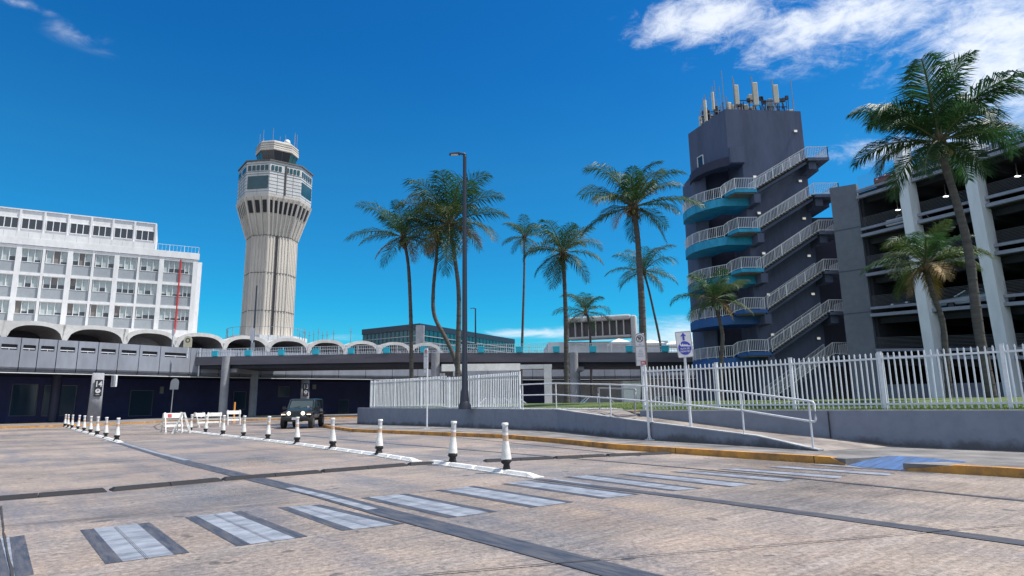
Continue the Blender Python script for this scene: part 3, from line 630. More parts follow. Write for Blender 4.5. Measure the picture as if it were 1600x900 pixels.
b_ = G(1015, 687.5, .15); t_ = P(1003.5, 521, b_.y); post_sign(b_, t_, 'leaning white post with a tall round-topped no parking sign, left of the blue wave sign', 'no parking sign', mk_nopark)
b_ = G(667, 669.5, .15); t_ = P(668, 544, b_.y)
def mk_np2(t, base, top):
    ax = (top-base).normalized(); r = V(.72, -.69, 0).normalized(); u = ax; n = r.cross(u); h = 1.14; w = .36; c = top-ax*(h/2)+n*.055-r*.08
    s, _ = plate(t, c, r, u, w, h, True); cy = h/2-.21; ringf(s, 'prohibition_ring', c, r, u, (0, cy), .095, .125, 'signr', .005)
    text('lettering', 'P', .19, c+u*cy+n*.003, r, u, 'signk', s, ext=.001, bold=.006)
    a = math.radians(-42); d = (math.cos(a), math.sin(a)); e = (-d[1]*.011, d[0]*.011)
    flat(s, 'slash', c, r, u, [(d[0]*-.1+e[0], cy-d[1]*.1+e[1]), (d[0]*-.1-e[0], cy-d[1]*.1-e[1]), (d[0]*.1-e[0], cy+d[1]*.1-e[1]), (d[0]*.1+e[0], cy+d[1]*.1+e[1])], 'signr', .007)
    text('lettering', 'NO', .055, c+u*(cy-.20)+n*.003, r, u, 'signk', s, ext=.001); text('lettering', 'ESTACIONE', .055, c+u*(cy-.26)+n*.003, r, u, 'signk', s, ext=.001)
    s2, _ = plate(t, c-u*(h/2+.12), r, u, .3, .18, False)
post_sign(b_, t_, 'white post with a round-topped no parking sign beside the left lawn wall', 'no parking sign', mk_np2)
# ------------------------------------------------------------------ lamp poles
def lamp(base, h, r, label, arm=(-1, 0), group=None, head=True):
    t = thing('street_lamp', base, label, 'street lamp', group); a = V(arm[0], arm[1], 0).normalized()
    k = r/.15; mb = MB(); mb.tube([base, base+V(0, 0, 1.0*k), base+V(0, 0, 1.25*k), base+V(0, 0, h)], [r*1.9, r*1.5, r*1.12, r*.72], 12); mb.build('pole', 'pole', t)
    m2 = MB(); m2.tube([base, base+V(0, 0, .25*k), base+V(0, 0, .45*k)], [r*2.5, r*2.3, r*1.7], 12); m2.build('base', 'pole', t)
    tp = base+V(0, 0, h); m3 = MB(); m3.tube([tp-V(0, 0, .15*k), tp+V(0, 0, .02), tp+a*.35*k+V(0, 0, .06*k)], [r*.8, r*.6, r*.4], 8)
    m3.hexa([tp+a*.3*k+V(-a.y, a.x, 0)*s_*.16*k+V(0, 0, z_) if True else None for (a_, s_, z_) in ()] or
            [tp+a*(x_*k)+V(-a.y, a.x, 0)*(s_*.15*k)+V(0, 0, z_*k) for (x_, s_, z_) in ((.3, -1, .0), (.95, -1, -.01), (.95, 1, -.01), (.3, 1, .0), (.3, -.8, .12), (.9, -.8, .07), (.9, .8, .07), (.3, .8, .12))])
    m3.build('lamp_head', 'pole', t)
    m4 = MB(); m4.box((0, 0, 0), (.001, .001, .001)); m4 = MB(); c = tp+a*.62*k; m4.hexa([c+a*(x_*k)+V(-a.y, a.x, 0)*(s_*k)+V(0, 0, z_*k) for (x_, s_, z_) in ((-.22, -.1, -.02), (.22, -.1, -.02), (.22, .1, -.02), (-.22, .1, -.02), (-.22, -.1, -.003), (.22, -.1, -.003), (.22, .1, -.003), (-.22, .1, -.003))]); m4.build('lens', 'headg', t)
    return t
b_ = P(726, 636.5, 34.9); lamp(V(b_.x, b_.y, 1.15), 14.9, .145, 'tall black lamp pole standing on the lawn in front of the left picket fence', (-1, 0))
b_ = P(397, 515, 92); tpz = P(402, 447, 92).z; lamp(V(b_.x, 92, 8.), tpz-8., .14, 'slim dark street lamp standing in front of the control tower shaft', (-.3, .9)); 
b_ = P(743, 530, 88); tpz = P(743, 482, 88).z; lamp(V(b_.x, 88, 7.), tpz-7., .12, 'short dark street lamp on the upper road by the dark glass building', (-1, 0))
# ------------------------------------------------------------------ bridge (elevated ramp) with railing and boxes
BA = [P(305, 558, 80.5), P(620, 552, 74), P(900, 551, 70), P(1150, 550, 66), P(1190, 550.5, 63.5)]
bt = thing('elevated_ramp', (-13.8, 74, 0), 'dark concrete elevated ramp bridge crossing the picture with white railing', 'bridge')
line = [V(p.x, p.y, 0) for p in BA]; zt = [p.z for p in BA]; W_ = 8.
mb = MB(); mb.wall(line, .35, [z-1.05 for z in zt], zt, 0, 1); mb.build('fascia', 'concd', bt)
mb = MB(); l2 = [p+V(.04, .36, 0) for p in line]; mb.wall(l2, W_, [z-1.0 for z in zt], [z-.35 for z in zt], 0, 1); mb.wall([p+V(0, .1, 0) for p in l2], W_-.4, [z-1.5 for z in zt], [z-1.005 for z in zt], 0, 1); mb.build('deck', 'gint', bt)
l3 = [p+V(1.2, W_+.4, 0) for p in line]; mb = MB(); mb.wall(l3, .3, [z-1.05 for z in zt], [z+.0 for z in zt], 0, 1); mb.build('fascia', 'concd', bt)
def railing(parent, pts, h, mt='fence', sp=.15, ps=1.8, r=.016, name='railing', rails=(1., .12), pr=.028, infill=True):
    mb = MB(); 
    for i in range(len(pts)-1):
        a, b = V(*pts[i]), V(*pts[i+1]); L_ = (b-a).length
        for k in rails: mb.beam(a+V(0, 0, h*k), b+V(0, 0, h*k), .045, .045)
        n = max(1, int(L_/sp))
        if infill:
            for j in range(1, n): q = a+(b-a)*j/n; mb.beam(q+V(0, 0, h*rails[-1]), q+V(0, 0, h), r, r, up=(b-a))
        n = max(1, round(L_/ps))
        for j in range(n+1): q = a+(b-a)*j/n; mb.beam(q, q+V(0, 0, h), pr*1.6, pr*1.6, up=(b-a))
    return mb.build(name, mt, parent)
railing(bt, [V(p.x, p.y+.12, p.z) for p in BA], 1.02, sp=.24, ps=2.6, r=.035, pr=.05, rails=(1., .62, .08))
railing(bt, [V(p.x+1.2, p.y+W_+.5, p.z) for p in BA], 1.0, sp=.4, ps=2.6, r=.035, pr=.05, rails=(1., .5))
for px_ in (351, 679, 900, 1163):
    q = VP(px_, 600, BA[0], BA[-1]); q.y += 1.2 if px_ != 351 else .35; mb = MB()
    for i in range(len(BA)-1):
        if BA[i].x <= q.x <= BA[i+1].x: z_ = BA[i].z+(BA[i+1].z-BA[i].z)*(q.x-BA[i].x)/(BA[i+1].x-BA[i].x)
    y_ = [BA[i].y+(BA[i+1].y-BA[i].y)*(q.x-BA[i].x)/(BA[i+1].x-BA[i].x) for i in range(4) if BA[i].x <= q.x <= BA[i+1].x][0]-.18
    mb.tube([(q.x, y_+.1, 0), (q.x, y_+.1, z_-.0)], .5, 18); mb.build('column', 'conc', bt); mb = MB(); mb.tube([(q.x+.9, y_+6.9, 0), (q.x+.9, y_+6.9, z_-1)], .5, 18)
    mb.build('column', 'conc', bt); m2 = MB(); m2.box((q.x-.6, y_+.6, z_-2.0), (q.x+1.2, y_+7.4, z_-1.49)); m2.build('pier_cap', 'conc', bt)
bx = [337, 388, 440, 493.5, 548.8, 604, 662, 706, 751.6, 811, 869, 926, 983, 1039, 1094]
for i, x in enumerate(bx):
    q = None
    for k in range(len(BA)-1):
        p = VP(x, 545, BA[k], BA[k+1])
        if BA[k].x-.01 <= p.x <= BA[k+1].x+.01: q = p; tt = (p.x-BA[k].x)/(BA[k+1].x-BA[k].x); z_ = BA[k].z+(BA[k+1].z-BA[k].z)*tt
    if q is None: continue
    mb = MB(); mb.box((q.x-.38, q.y-.22, z_+.06), (q.x+.38, q.y+.08, z_+.66)); mb.box((q.x-.42, q.y-.25, z_+.66), (q.x+.42, q.y+.1, z_+.72)); mb.box((q.x-.3, q.y-.1, z_+.001), (q.x+.3, q.y+.05, z_+.06))
    tag(mb.build('railing_box', 'turq', loc=(q.x, q.y, z_), bevel=.02), 'turquoise box on the bridge railing, %s from the left' % ORD[i], 'turquoise box', 'turquoise boxes along the bridge railing')
# ------------------------------------------------------------------ terminal: upper roadway parapet, columns, arcade, dark ground floor
PL = [V(-62, 52, 0), V(-53.6, 64.6, 0), V(-47.9, 71.6, 0), V(-41.6, 80.3, 0), V(-33.5, 88.2, 0), V(-21.5, 96.5, 0), V(-8, 103.5, 0), V(7.2, 108.5, 0), V(22, 111, 0), V(34, 112, 0), V(70, 112, 0)]
def onp(x, pl=PL):
    for i in range(len(pl)-1):
        d = ray(x, 600); a, b = pl[i], pl[i+1]; n = V(-(b-a).y, (b-a).x, 0); den = d.x*n.x+d.y*n.y
        if abs(den) < 1e-6: continue
        t = a.dot(n)/den; p = V(d.x*t, d.y*t, 0); s = (p-a).dot(b-a)/(b-a).length_squared
        if -1e-4 <= s <= 1.0001 and t > 0: return p, (b-a).normalized()
tr = thing('terminal_roadway', (-47.9, 71.6, 0), 'grey panelled parapet and deck of the upper terminal road curving away at left', 'elevated road')
ZB, ZT = 5.4, 9.0
edges = [-40, -12, 24, 52, 82, 115, 147, 179, 212, 245, 293, 311]
mbx = MB(); g0 = MB()
def panel(a, b, slot=True, z0=ZB, z1=ZT):
    d = (b-a).normalized(); n = V(d.y, -d.x, 0)
    if n.y > 0: n = -n
    L_ = (b-a).length; mb = MB(); g = .04; th = .22
    def pt(s, z, o=0.): return a+d*s+n*o+V(0, 0, z)
    def slab(s0, s1, za, zb, o0=0., o1=.22): mb.hexa([pt(s0, za, o1), pt(s1, za, o1), pt(s1, za, o0), pt(s0, za, o0), pt(s0, zb, o1), pt(s1, zb, o1), pt(s1, zb, o0), pt(s0, zb, o0)])
    if slot:
        x0, x1 = L_*.14, L_*.86; s0, s1 = z1-1.30, z1-.72
        slab(g, x0, z0+.5, z1); slab(x1, L_-g, z0+.5, z1); slab(x0, x1, z0+.5, s0); slab(x0, x1, s1, z1)
        # rounded slot corners
        c = .07
        for (cx, cz, sx, sz) in ((x0, s0, 1, 1), (x1, s0, -1, 1), (x0, s1, 1, -1), (x1, s1, -1, -1)):
            q = [pt(cx, cz, .22), pt(cx+sx*c*1.5, cz, .22), pt(cx, cz+sz*c, .22)]; r_ = [pt(cx, cz, 0), pt(cx+sx*c*1.5, cz, 0), pt(cx, cz+sz*c, 0)]; mb.add(q+r_, [(0, 1, 2), (1, 4, 5, 2), (2, 1, 0), (2, 5, 4, 1)])
        m3 = MB(); m3.beam(pt(x0, (s0+s1)/2-.1, .1), pt(x1, (s0+s1)/2-.1, .1), .05, .09); m3.beam(pt((x0+x1)/2, s0, .1), pt((x0+x1)/2, s0+.25, .1), .05, .05); m4 = MB(); m4.add([pt(x0-.02, s0-.02, .03), pt(x1+.02, s0-.02, .03), pt(x1+.02, s1+.02, .03), pt(x0-.02, s1+.02, .03)], [(0, 1, 2, 3)]); m4.build('slot_shade_sheet', 'vaultd', tr)  # dark sheet behind the slot; the shade inside is put into its colour
        m3.build('slot_bar', 'fence', tr)
    else: slab(g, L_-g, z0+.5, z1)
    # curved foot of panel
    vs = []; prof = [(.22, z0+.5), (.20, z0+.33), (.12, z0+.15), (-.05, z0+.02), (-.3, z0)]
    for s_ in (g, L_-g):
        for o, z in prof: vs.append(pt(s_, z, o))
    k = len(prof); mb.add(vs, [(i, k+i, k+i+1, i+1) for i in range(k-1)]+[(i+1, k+i+1, k+i, i) for i in range(k-1)])
    return mb.build('parapet_panel', 'parapet', tr)
for i in range(len(edges)-1):
    a, _ = onp(edges[i]); b, _ = onp(edges[i+1]); panel(a, b, i < len(edges)-2)
e2 = [311, 340, 372, 406, 445, 486, 528, 570, 612, 652, 690, 727, 762, 797, 832, 862]
for i in range(len(e2)-1): a, _ = onp(e2[i]); b, _ = onp(e2[i+1]); panel(a, b, False)
e3 = [862, 892, 923, 945, 961, 985, 1010, 1035, 1060, 1086, 1112, 1138, 1164, 1190]
for i in range(len(e3)-1): a, _ = onp(e3[i]); b, _ = onp(e3[i+1]); panel(a, b, True)
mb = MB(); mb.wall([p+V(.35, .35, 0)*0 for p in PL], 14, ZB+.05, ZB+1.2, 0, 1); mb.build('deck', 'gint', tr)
mb = MB(); mb.wall([p+V(.1, -.15, 0) for p in PL], .12, ZB-.12, ZB-.04, 0, 1); mb.build('drip_edge', 'fence', tr)
mb = MB(); q1, _ = onp(308); mb.beam(V(q1.x+.25, q1.y-.35, ZB), V(q1.x+.25, q1.y-.35, ZT), .12, .12); mb.build('downpipe', 'fence', tr)
# back wall of the ground floor
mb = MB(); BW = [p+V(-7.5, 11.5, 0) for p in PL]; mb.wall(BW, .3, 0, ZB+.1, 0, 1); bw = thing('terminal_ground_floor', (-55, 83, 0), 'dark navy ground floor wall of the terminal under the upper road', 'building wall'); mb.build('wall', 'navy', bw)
for x0_, x1_, y0, y1, mt_ in ((435, 452, 604, 620, 'navyg'), (488, 494, 601, 608, 'blind'), (530, 545, 625, 645, 'navyg'), (366, 385, 612, 640, 'navyg'), (20, 60, 600, 650, 'navyg'), (250, 256, 604, 615, 'blind'), (205, 240, 610, 650, 'navyg'), (70, 120, 602, 650, 'navyg')):
    a, d = onp(x0_, BW); b, _ = onp(x1_, BW); n = V(d.y, -d.x, 0); a += n*.12; b += n*.12; z0_ = P(x0_, y1, a.y).z; z1_ = P(x0_, y0, a.y).z
    mb = MB(); mb.add([a+V(0, 0, z0_), b+V(0, 0, z0_), b+V(0, 0, z1_), a+V(0, 0, z1_)], [(0, 1, 2, 3)])
    f_ = .06
    for p_, q_ in ((V(*a)+V(0, 0, z0_), V(*b)+V(0, 0, z0_)), (V(*a)+V(0, 0, z1_), V(*b)+V(0, 0, z1_)), (V(*a)+V(0, 0, z0_), V(*a)+V(0, 0, z1_)), (V(*b)+V(0, 0, z0_), V(*b)+V(0, 0, z1_))): mb.beam(p_, q_, .08, .08, mi=1)
    mb.build('window', [mt_, 'parapet'], bw)
# terminal columns with number plaques
def tcol(px, Y, label, num):
    q = P(px, 620, Y); t = thing('terminal_column', (q.x, q.y, .1), label, 'column'); w = .95
    view = V(-q.x, -q.y, 0).normalized(); r = V(-view.y, view.x, 0)
    mb = MB(); k = 20; vs = []
    for z_, s_ in ((.1, 1.12), (ZB+.04, .98)):
        for i in range(k):
            a = 2*math.pi*i/k; ca, sa = math.cos(a), math.sin(a); e = .55; vs.append(V(q.x, q.y, z_)+r*(math.copysign(abs(ca)**e, ca)*w*.62*s_)+view*(math.copysign(abs(sa)**e, sa)*w*.5*s_))
    mb.add(vs, [(i, (i+1) % k, k+(i+1) % k, k+i) for i in range(k)]+[list(range(k))[::-1], list(range(k, 2*k))], 0, True); mb.build('shaft', 'conc', t)
    c = V(q.x, q.y, 3.75)+view*.60+r*.12; u = V(0, 0, 1)
    s, _ = plate(t, c, r, u, .76, 1.85, False, 'signk', .04, 'number_plaque')
    text('lettering', num, .86, c+u*.42+view*.008, r, u, 'sign', s, ext=.01, bold=.02, sx=.8)
    flat(s, 'icon_disc', c, r, u, circ((0, -.32), .25), 'sign', .012)
    flat(s, 'icon', c, r, u, [(-.06, -.36), (-.02, -.36), (.08, -.26), (.08, -.2), (-.1, -.2), (-.1, -.25), (0, -.25), (-.12, -.38)], 'signk', .018)
    flat(s, 'small_print', c, r, u, [(-.18, -.74), (.18, -.74), (.18, -.70), (-.18, -.70)], 'sign', .012)
    return t
tcol(150, 71.0, 'thick grey terminal column marked 14 on a black plaque', '14')
tcol(476, 91.5, 'grey terminal column marked 13 behind the dark jeep', '13')
for x_, Y_ in ((22, 66.5), (318, 83), (596, 98)):
    q = P(x_, 620, Y_); mb = MB(); mb.tube([(q.x, q.y+6, .1), (q.x, q.y+6, ZB)], .5, 14); tag(mb.build('terminal_column', 'colshade', loc=(q.x, q.y+6, .1)), {22: 'dark column in the shade at the far left of the terminal', 318: 'dark shaded column right of the half-round sign back', 596: 'dark shaded column behind the left end of the picket fence'}[x_], 'column', 'shaded terminal columns')
# hanging sign under the roadway
q, d = onp(178); t = thing('hanging_sign', (q.x, q.y, 4.4), 'small white box sign hanging under the roadway right of column 14', 'hanging sign'); mb = MB(); mb.box((q.x-.28, q.y-.15, 3.95), (q.x+.28, q.y+.15, 5.3)); mb.build('sign_box', 'white', t, bevel=.03)
mb = MB(); mb.box((q.x-.2, q.y-.156, 4.05), (q.x+.05, q.y-.1505, 5.2)); mb.build('sign_panel', 'signback', t)
# arcade of vaults
AL = [V(-72, 62, 0), V(-60.9, 77.4, 0), V(-47.4, 93, 0), V(-36.9, 101.8, 0), V(-26.5, 108.3, 0), V(-15.8, 113.8, 0), V(-2, 119, 0)]
ar = thing('terminal_arcade', (-47.4, 93, 8), 'row of white scalloped concrete vaults along the upper terminal level', 'arcade')
piers = [-90, -4, 93, 189, 271, 347, 416, 480, 538, 591, 641, 689]
zc, zs = 12.3, 10.2
mbs = []
for i in range(len(piers)-1):
    a, _ = onp(piers[i], AL) if piers[i] > -80 else (V(-69, 66, 0), None); b, _ = onp(piers[i+1], AL); d = (b-a).normalized(); back = V(-d.y, d.x, 0); L_ = (b-a).length; hw = L_/2; mid = (a+b)/2
    if i < 4: zc_, rise = 12.15, 1.75
    else: zc_, rise = 12.15, 1.75
    N_ = 20; vs = []; fs = []
    for dep in (0., 11.):
        for j in range(N_+1):
            s_ = -1+2*j/N_; th = math.sqrt(max(0, 1-abs(s_*.999)**2.6))
            inner = mid+d*(s_*(hw-.28))+back*dep+V(0, 0, zs+rise*th)
            to = math.sqrt(max(0, 1-abs(s_)**2.2)); outer = mid+d*(s_*hw)+back*dep+V(0, 0, max(zs+.9+(zc_-zs-.9+.35)*to, zs+.9 if i > 2 else zs+2.1))
            vs += [inner, outer]
    n2 = 2*(N_+1)
    for j in range(N_): fs += [(2*j, 2*j+2, 2*j+3, 2*j+1), (2*j+1, 2*j+3, n2+2*j+3, n2+2*j+1), (n2+2*j+2, n2+2*j, n2+2*j+1, n2+2*j+3)]
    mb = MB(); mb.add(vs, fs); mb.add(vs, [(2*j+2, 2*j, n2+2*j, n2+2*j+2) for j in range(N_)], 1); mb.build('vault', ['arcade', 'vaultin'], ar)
    mb = MB()
    for s_ in ((b,) if i else (a, b)):
        mb.add([s_-d*.28+V(0, 0, 7.5), s_+d*.28+V(0, 0, 7.5), s_+d*.28+back*.7+V(0, 0, 7.5), s_-d*.28+back*.7+V(0, 0, 7.5), *[q_+V(0, 0, zs+(2.1 if i <= 2 else .9)) for q_ in (s_-d*.3, s_+d*.3, s_+d*.3+back*.7, s_-d*.3+back*.7)]], [(0, 1, 5, 4), (1, 2, 6, 5), (2, 3, 7, 6), (3, 0, 4, 7), (4, 5, 6, 7)])
    mb.build('pier', 'arcade', ar)
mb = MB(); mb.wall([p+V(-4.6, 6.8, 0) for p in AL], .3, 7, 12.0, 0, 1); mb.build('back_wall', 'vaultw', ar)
# ------------------------------------------------------------------ hotel block
HA = V(-71.47-21.87*.35, 84-12*.35, 0); HB = V(-49.75, 96, 0); HD = (HB-HA).normalized(); HN = V(HD.y, -HD.x, 0)
ht = thing('hotel_building', (-60, 90, 0), 'white four-storey hotel block with grey window panels and a red pipe', 'hotel')
def HP(px): p = VP(px, 450, HA, HB); return (V(p.x, p.y, 0)-HA).dot(HD)
Lh = (HB-HA).length
def hq(s, z, o): return HA+HD*s+HN*o+V(0, 0, z)
def hbox(mb, s0, s1, z0, z1, o0, o1, mi=0): mb.hexa([hq(s0, z0, o1), hq(s1, z0, o1), hq(s1, z0, o0), hq(s0, z0, o0), hq(s0, z1, o1), hq(s1, z1, o1), hq(s1, z1, o0), hq(s0, z1, o0)], mi)
lev = [13.2, 16.95, 20.6, 24.45]
mb = MB(); hbox(mb, 0, Lh-.35, 5, 24.6, -16, -.45); mb.build('wall', 'hotel', ht)
mb = MB()
for z in lev: hbox(mb, 0, Lh, z-.42, z+.0, -.44, .0)
hbox(mb, 0, Lh+.15, 24.5, 25.5, -.5, .12)       # cornice
hbox(mb, 0, Lh, 12.0, 12.78, -.44, .06)
seq = [(-60, 0), (-20, 1), (22, 1), (62, 0), (104, 1), (141, 0), (178, 1), (213, 0), (249, 1), (311, 1)]
big = [(22, .32), (104, .32), (178, .32), (249, .32)]
def pier(s, w): hbox(mb, s-w/2, s+w/2, 12.5, 24.5, -.44, .02)
ss = [0, HP(-20), HP(22), HP(62), HP(104), HP(141), HP(178), HP(213), HP(249), HP(279), Lh-.35]
for k, s in enumerate(ss):
    if k in (0,): continue
    wd = .62 if k in (2, 4, 6, 8, 10) else .3
    if k == 9: continue
    pier(s, wd)
mb.build('facade_frame', 'hotel', ht)
rw = random.Random(5)
for f in range(3):
    for k in range(len(ss)-1):
        s0 = ss[k]+.3; s1 = ss[k+1]-.3; z0 = lev[f]; z1 = lev[f+1]-.42
        if k == 8: s1 = ss[k+1]-.08
        if k == 9: s0 = ss[k]+.08
        sp_ = MB(); hbox(sp_, s0-.2, s1+.2, z0, z0+1.45, -.44, -.2); sp_.build('spandrel_panel', 'hotelg', ht)
        fr = MB(); 
        for z in (z0+1.47, z1-.07): hbox(fr, s0-.1, s1+.1, z, z+.07, -.4, -.16)
        n3 = 3
        for j in range(n3+1): s = s0+(s1-s0)*j/n3; hbox(fr, s-.04, s+.04, z0+1.54, z1-.07, -.4, -.17)
        w_ = fr.build('window', 'hotel', ht)
        gp = MB(); acx = rw.choice((0, 0, 1, 2, 9, 9))
        for j in range(n3):
            a_ = s0+(s1-s0)*j/n3+.04; b_ = s0+(s1-s0)*(j+1)/n3-.04; zc_ = z0+1.54+rw.choice((0, .25, .5, .5, .0))*(z1-z0-1.6)*.7
            if zc_ > z0+1.6: hbox(gp, a_, b_, z0+1.54, zc_, -.4, -.3, 1)
            hbox(gp, a_, b_, zc_, z1-.07, -.4, -.32, 2 if j == acx and rw.random() < .55 else 0)
        gp.build('pane', ['blind', 'glassd', 'ac'], w_)
mb = MB(); s = HP(279); mb.beam(hq(s, 12.6, -.05), hq(s, 24.3, -.05), .2, .2); mb.build('red_pipe', 'red', ht)
# penthouse
sE = HP(235.5)
mb = MB(); hbox(mb, 0, sE, 25.5, 29.75, -12, -.9)
hbox(mb, 0, sE, 29.75, 29.9, -12, -.75); mb.build('penthouse_wall', 'hotel', ht)
cols = [HP(x) for x in (-25, 15, 55, 94, 131, 166, 201, 235)]
mb = MB()
for s in cols: mb = MB(); hbox(mb, s-.12, s+.12, 25.5, 29.75, -.9, -.72); mb.build('pilaster', 'hotel', ht)
for i in range(len(cols)-1):
    gp = MB(); s0, s1 = cols[i]+.22, cols[i+1]-.18
    fr = MB(); hbox(fr, s0-.05, s1+.05, 26.95, 27.05, -.9, -.8); hbox(fr, s0-.05, s1+.05, 28.5, 28.6, -.9, -.8)
    for j in range(4): s = s0+(s1-s0)*j/3; hbox(fr, s-.05, s+.05, 27.05, 28.5, -.9, -.8)
    w_ = fr.build('window', 'hotel', ht)
    for j in range(3): hbox(gp, s0+(s1-s0)*j/3+.05, s0+(s1-s0)*(j+1)/3-.05, 27.05, 28.5, -.9, -.86)
    gp.build('pane', 'glassd', w_)
# low parapet panels joints in front of the penthouse
mb = MB(); hbox(mb, 0, sE, 25.5, 26.45, -.6, .05); mb.build('parapet', 'hotel', ht)
mb = MB()
for i in range(26): s = i*1.42+.4; hbox(mb, s, s+.03, 25.55, 26.4, .05, .055) if s < sE else None
mb.build('parapet_joint', 'hotelg', ht)
mb = MB(); hbox(mb, Lh-.34, Lh+.6, 11, 24.9, -9, -7.8); hbox(mb, Lh+.1, Lh+.75, 12, 25.2, -6.0, -5.2); hbox(mb, Lh-.34, Lh-.2, 11, 24.6, -7, -.5); mb.build('side_fin', 'hotel', ht)
mb = MB(); hbox(mb, Lh+.1, Lh+.7, 12, 24.9, -5.1, -1.8) if False else None
railing(ht, [hq(sE, 25.5, -.2), hq(Lh, 25.5, -.2), hq(Lh, 25.5, -8)], 1.05, 'fence', sp=.5, ps=1.9, r=.03, rails=(1., .05), pr=.05)
# ------------------------------------------------------------------ control tower
CC = V(-68.4, 172, 0); cu_ = V(67.6, -172, 0).normalized(); cr_ = V(-cu_.y, cu_.x, 0)
if cr_.x < 0: cr_ = -cr_
ct = thing('control_tower', CC, 'pale concrete airport control tower with flared top and dark glass cab', 'control tower')
ANG = [-99, -49, -9, 41, 81, 131, 171, 221]
def cp(th, r, z): a = math.radians(th); return CC+cu_*(math.cos(a)*r)+cr_*(math.sin(a)*r)+V(0, 0, z)
def orings(lv, mt, name, cap=True, mi=0):
    mb = MB(); vs = []
    for z, r in lv: vs += [cp(a, r, z) for a in ANG]
    fs = []
    for i in range(len(lv)-1):
        for j in range(8): fs.append((8*i+j, 8*i+(j+1) % 8, 8*i+8+(j+1) % 8, 8*i+8+j))
    fs += [list(range(8))[::-1], list(range(8*len(lv)-8, 8*len(lv)))]
    return mb.add(vs, fs)
RS = 6.75; RB = 10.1; RC = 5.95
orings([(0, RS), (48, RS), (58.2, RB-.1), (58.9, RB)], 'tower', 's').build('shaft', 'tower', ct)
def onface(j, t, r, z, o=0.):
    a = cp(ANG[j], r, z); b = cp(ANG[(j+1) % 8], r, z); n = ((a+b)/2-CC); n.z = 0; n.normalize(); return a+(b-a)*t+n*o
mb = MB(); md = MB(); ml = MB()
for j in range(8):
    wide = j in (0, 2, 4, 6); n_ = 7 if wide else 5
    for k in range(n_+1):
        t = k/n_; mb.beam(onface(j, t, RS, 0, .02), onface(j, t, RS, 48, .02), .34, .26, up=(onface(j, .5, RS, 0)-CC))
    for z in (27., 37.5, 48.0): md.beam(onface(j, 0, RS, z, .12), onface(j, 1, RS, z, .12), .12, .14)
    # flare ribs and dark openings
    m_ = 5 if wide else 3
    if j == 2: m_ = 6
    for k in range(m_+1):
        t = k/m_; a = onface(j, t, RS, 48, .1); b = onface(j, t, RB-.1, 58.2, .12); mb.beam(a, b, .55 if k in (0, m_) else .38, .45, up=(onface(j, .5, RS, 0)-CC))
    for k in range(m_):
        t0 = (k+.5/m_*0+.22)/m_; t1 = (k+.78)/m_; r0 = RS+(RB-RS)*.58; r1 = RS+(RB-RS)*.9; z0 = 48+10.2*.58; z1 = 48+10.2*.9
        ml.add([onface(j, t0, r0, z0, .1), onface(j, t1, r0, z0, .1), onface(j, t1, r1, z1, .1), onface(j, t0, r1, z1, .1)], [(0, 1, 2, 3)])
mb.build('shaft_rib', 'tower', ct); md.build('panel_joint', 'towerr', ct); ml.build('flare_opening', 'dark', ct)
mb = MB(); mb.beam(onface(2, .42, RS, 0, .2), onface(2, .42, RS, 48, .2), .55, .3, up=(onface(2, .5, RS, 0)-CC)); mb.build('black_strip', 'dark', ct)
orings([(58.9, RB+.02), (59.6, RB+.02), (68.3, RB+.02)], 'towerm', 'body').build('equipment_floor', 'towerm', ct)
orings([(68.3, RB+.35), (68.65, RB+.35), (69.9, RC+1.0), (70.3, RC-.2)], 'towerr', 'roof').build('skirt_roof', 'towerr', ct)
mb = MB(); mg = MB(); md = MB()
for j in range(8):
    wide = j in (0, 2, 4, 6); r = RB+.02
    for z in (65.3, 67.6, 64.6): md.beam(onface(j, 0, r, z, .03), onface(j, 1, r, z, .03), .06, .1)
    for z in (59.6, 60.6, 61.6, 62.6, 63.6): md.beam(onface(j, 0, r, z, .03), onface(j, 1, r, z, .03), .05, .05)
    for t in ((.25, .5, .75) if wide else (.5,)): md.beam(onface(j, t, r, 59, .03), onface(j, t, r, 65.3, .03), .05, .05)
    def win(t0, t1, z0, z1, mbb): mbb.add([onface(j, t0, r, z0, .1), onface(j, t1, r, z0, .1), onface(j, t1, r, z1, .1), onface(j, t0, r, z1, .1)], [(0, 1, 2, 3)])
    if not wide: mg = MB(); win(.08, .95, 60.3, 64.0, mg); mg.build('large_window', 'glasst', ct)
    k = 8 if wide else 5; mb = MB()
    for q in range(k):
        if wide and q in (3,): continue
        if wide and q == 4: mb.build('strip_window', 'glasst', ct); mb = MB()
        win((q+.35)/(k+.5), (q+1.1)/(k+.5), 65.6, 67.1, mb)
    mb.build('strip_window', 'glasst', ct)
    if wide and j == 2: md.beam(onface(j, .5, r, 59, .1), onface(j, .5, r, 67.4, .1), .5, .3, mi=0)
md.build('cladding_joint', 'towerr', ct)
orings([(70.0, RC-1.1), (70.6, RC-1.1), (73.4, RC-.25)], 'glassd', 'cab').build('cab_glass', 'glassd', ct)
mb = MB()
for j in range(8):
    for t in (0, .5): mb = MB(); mb.beam(onface(j, t, RC-1.1, 70.6, .02), onface(j, t, RC-.25, 73.4, .02), .12, .12); mb.build('cab_mullion', 'towerr', ct)
orings([(73.3, RC), (73.5, RC+.1), (76.0, RC-.1), (76.3, RC-.6)], 'tower', 'rf').build('cab_roof', 'tower', ct)
md = MB()
for j in range(8):
    for z in (74.1, 74.8, 75.5): md.beam(onface(j, 0, RC+.05, z, .0), onface(j, 1, RC+.05, z, .0), .08, .07)
md.build('roof_joint', 'towerr', ct)
mb = MB()
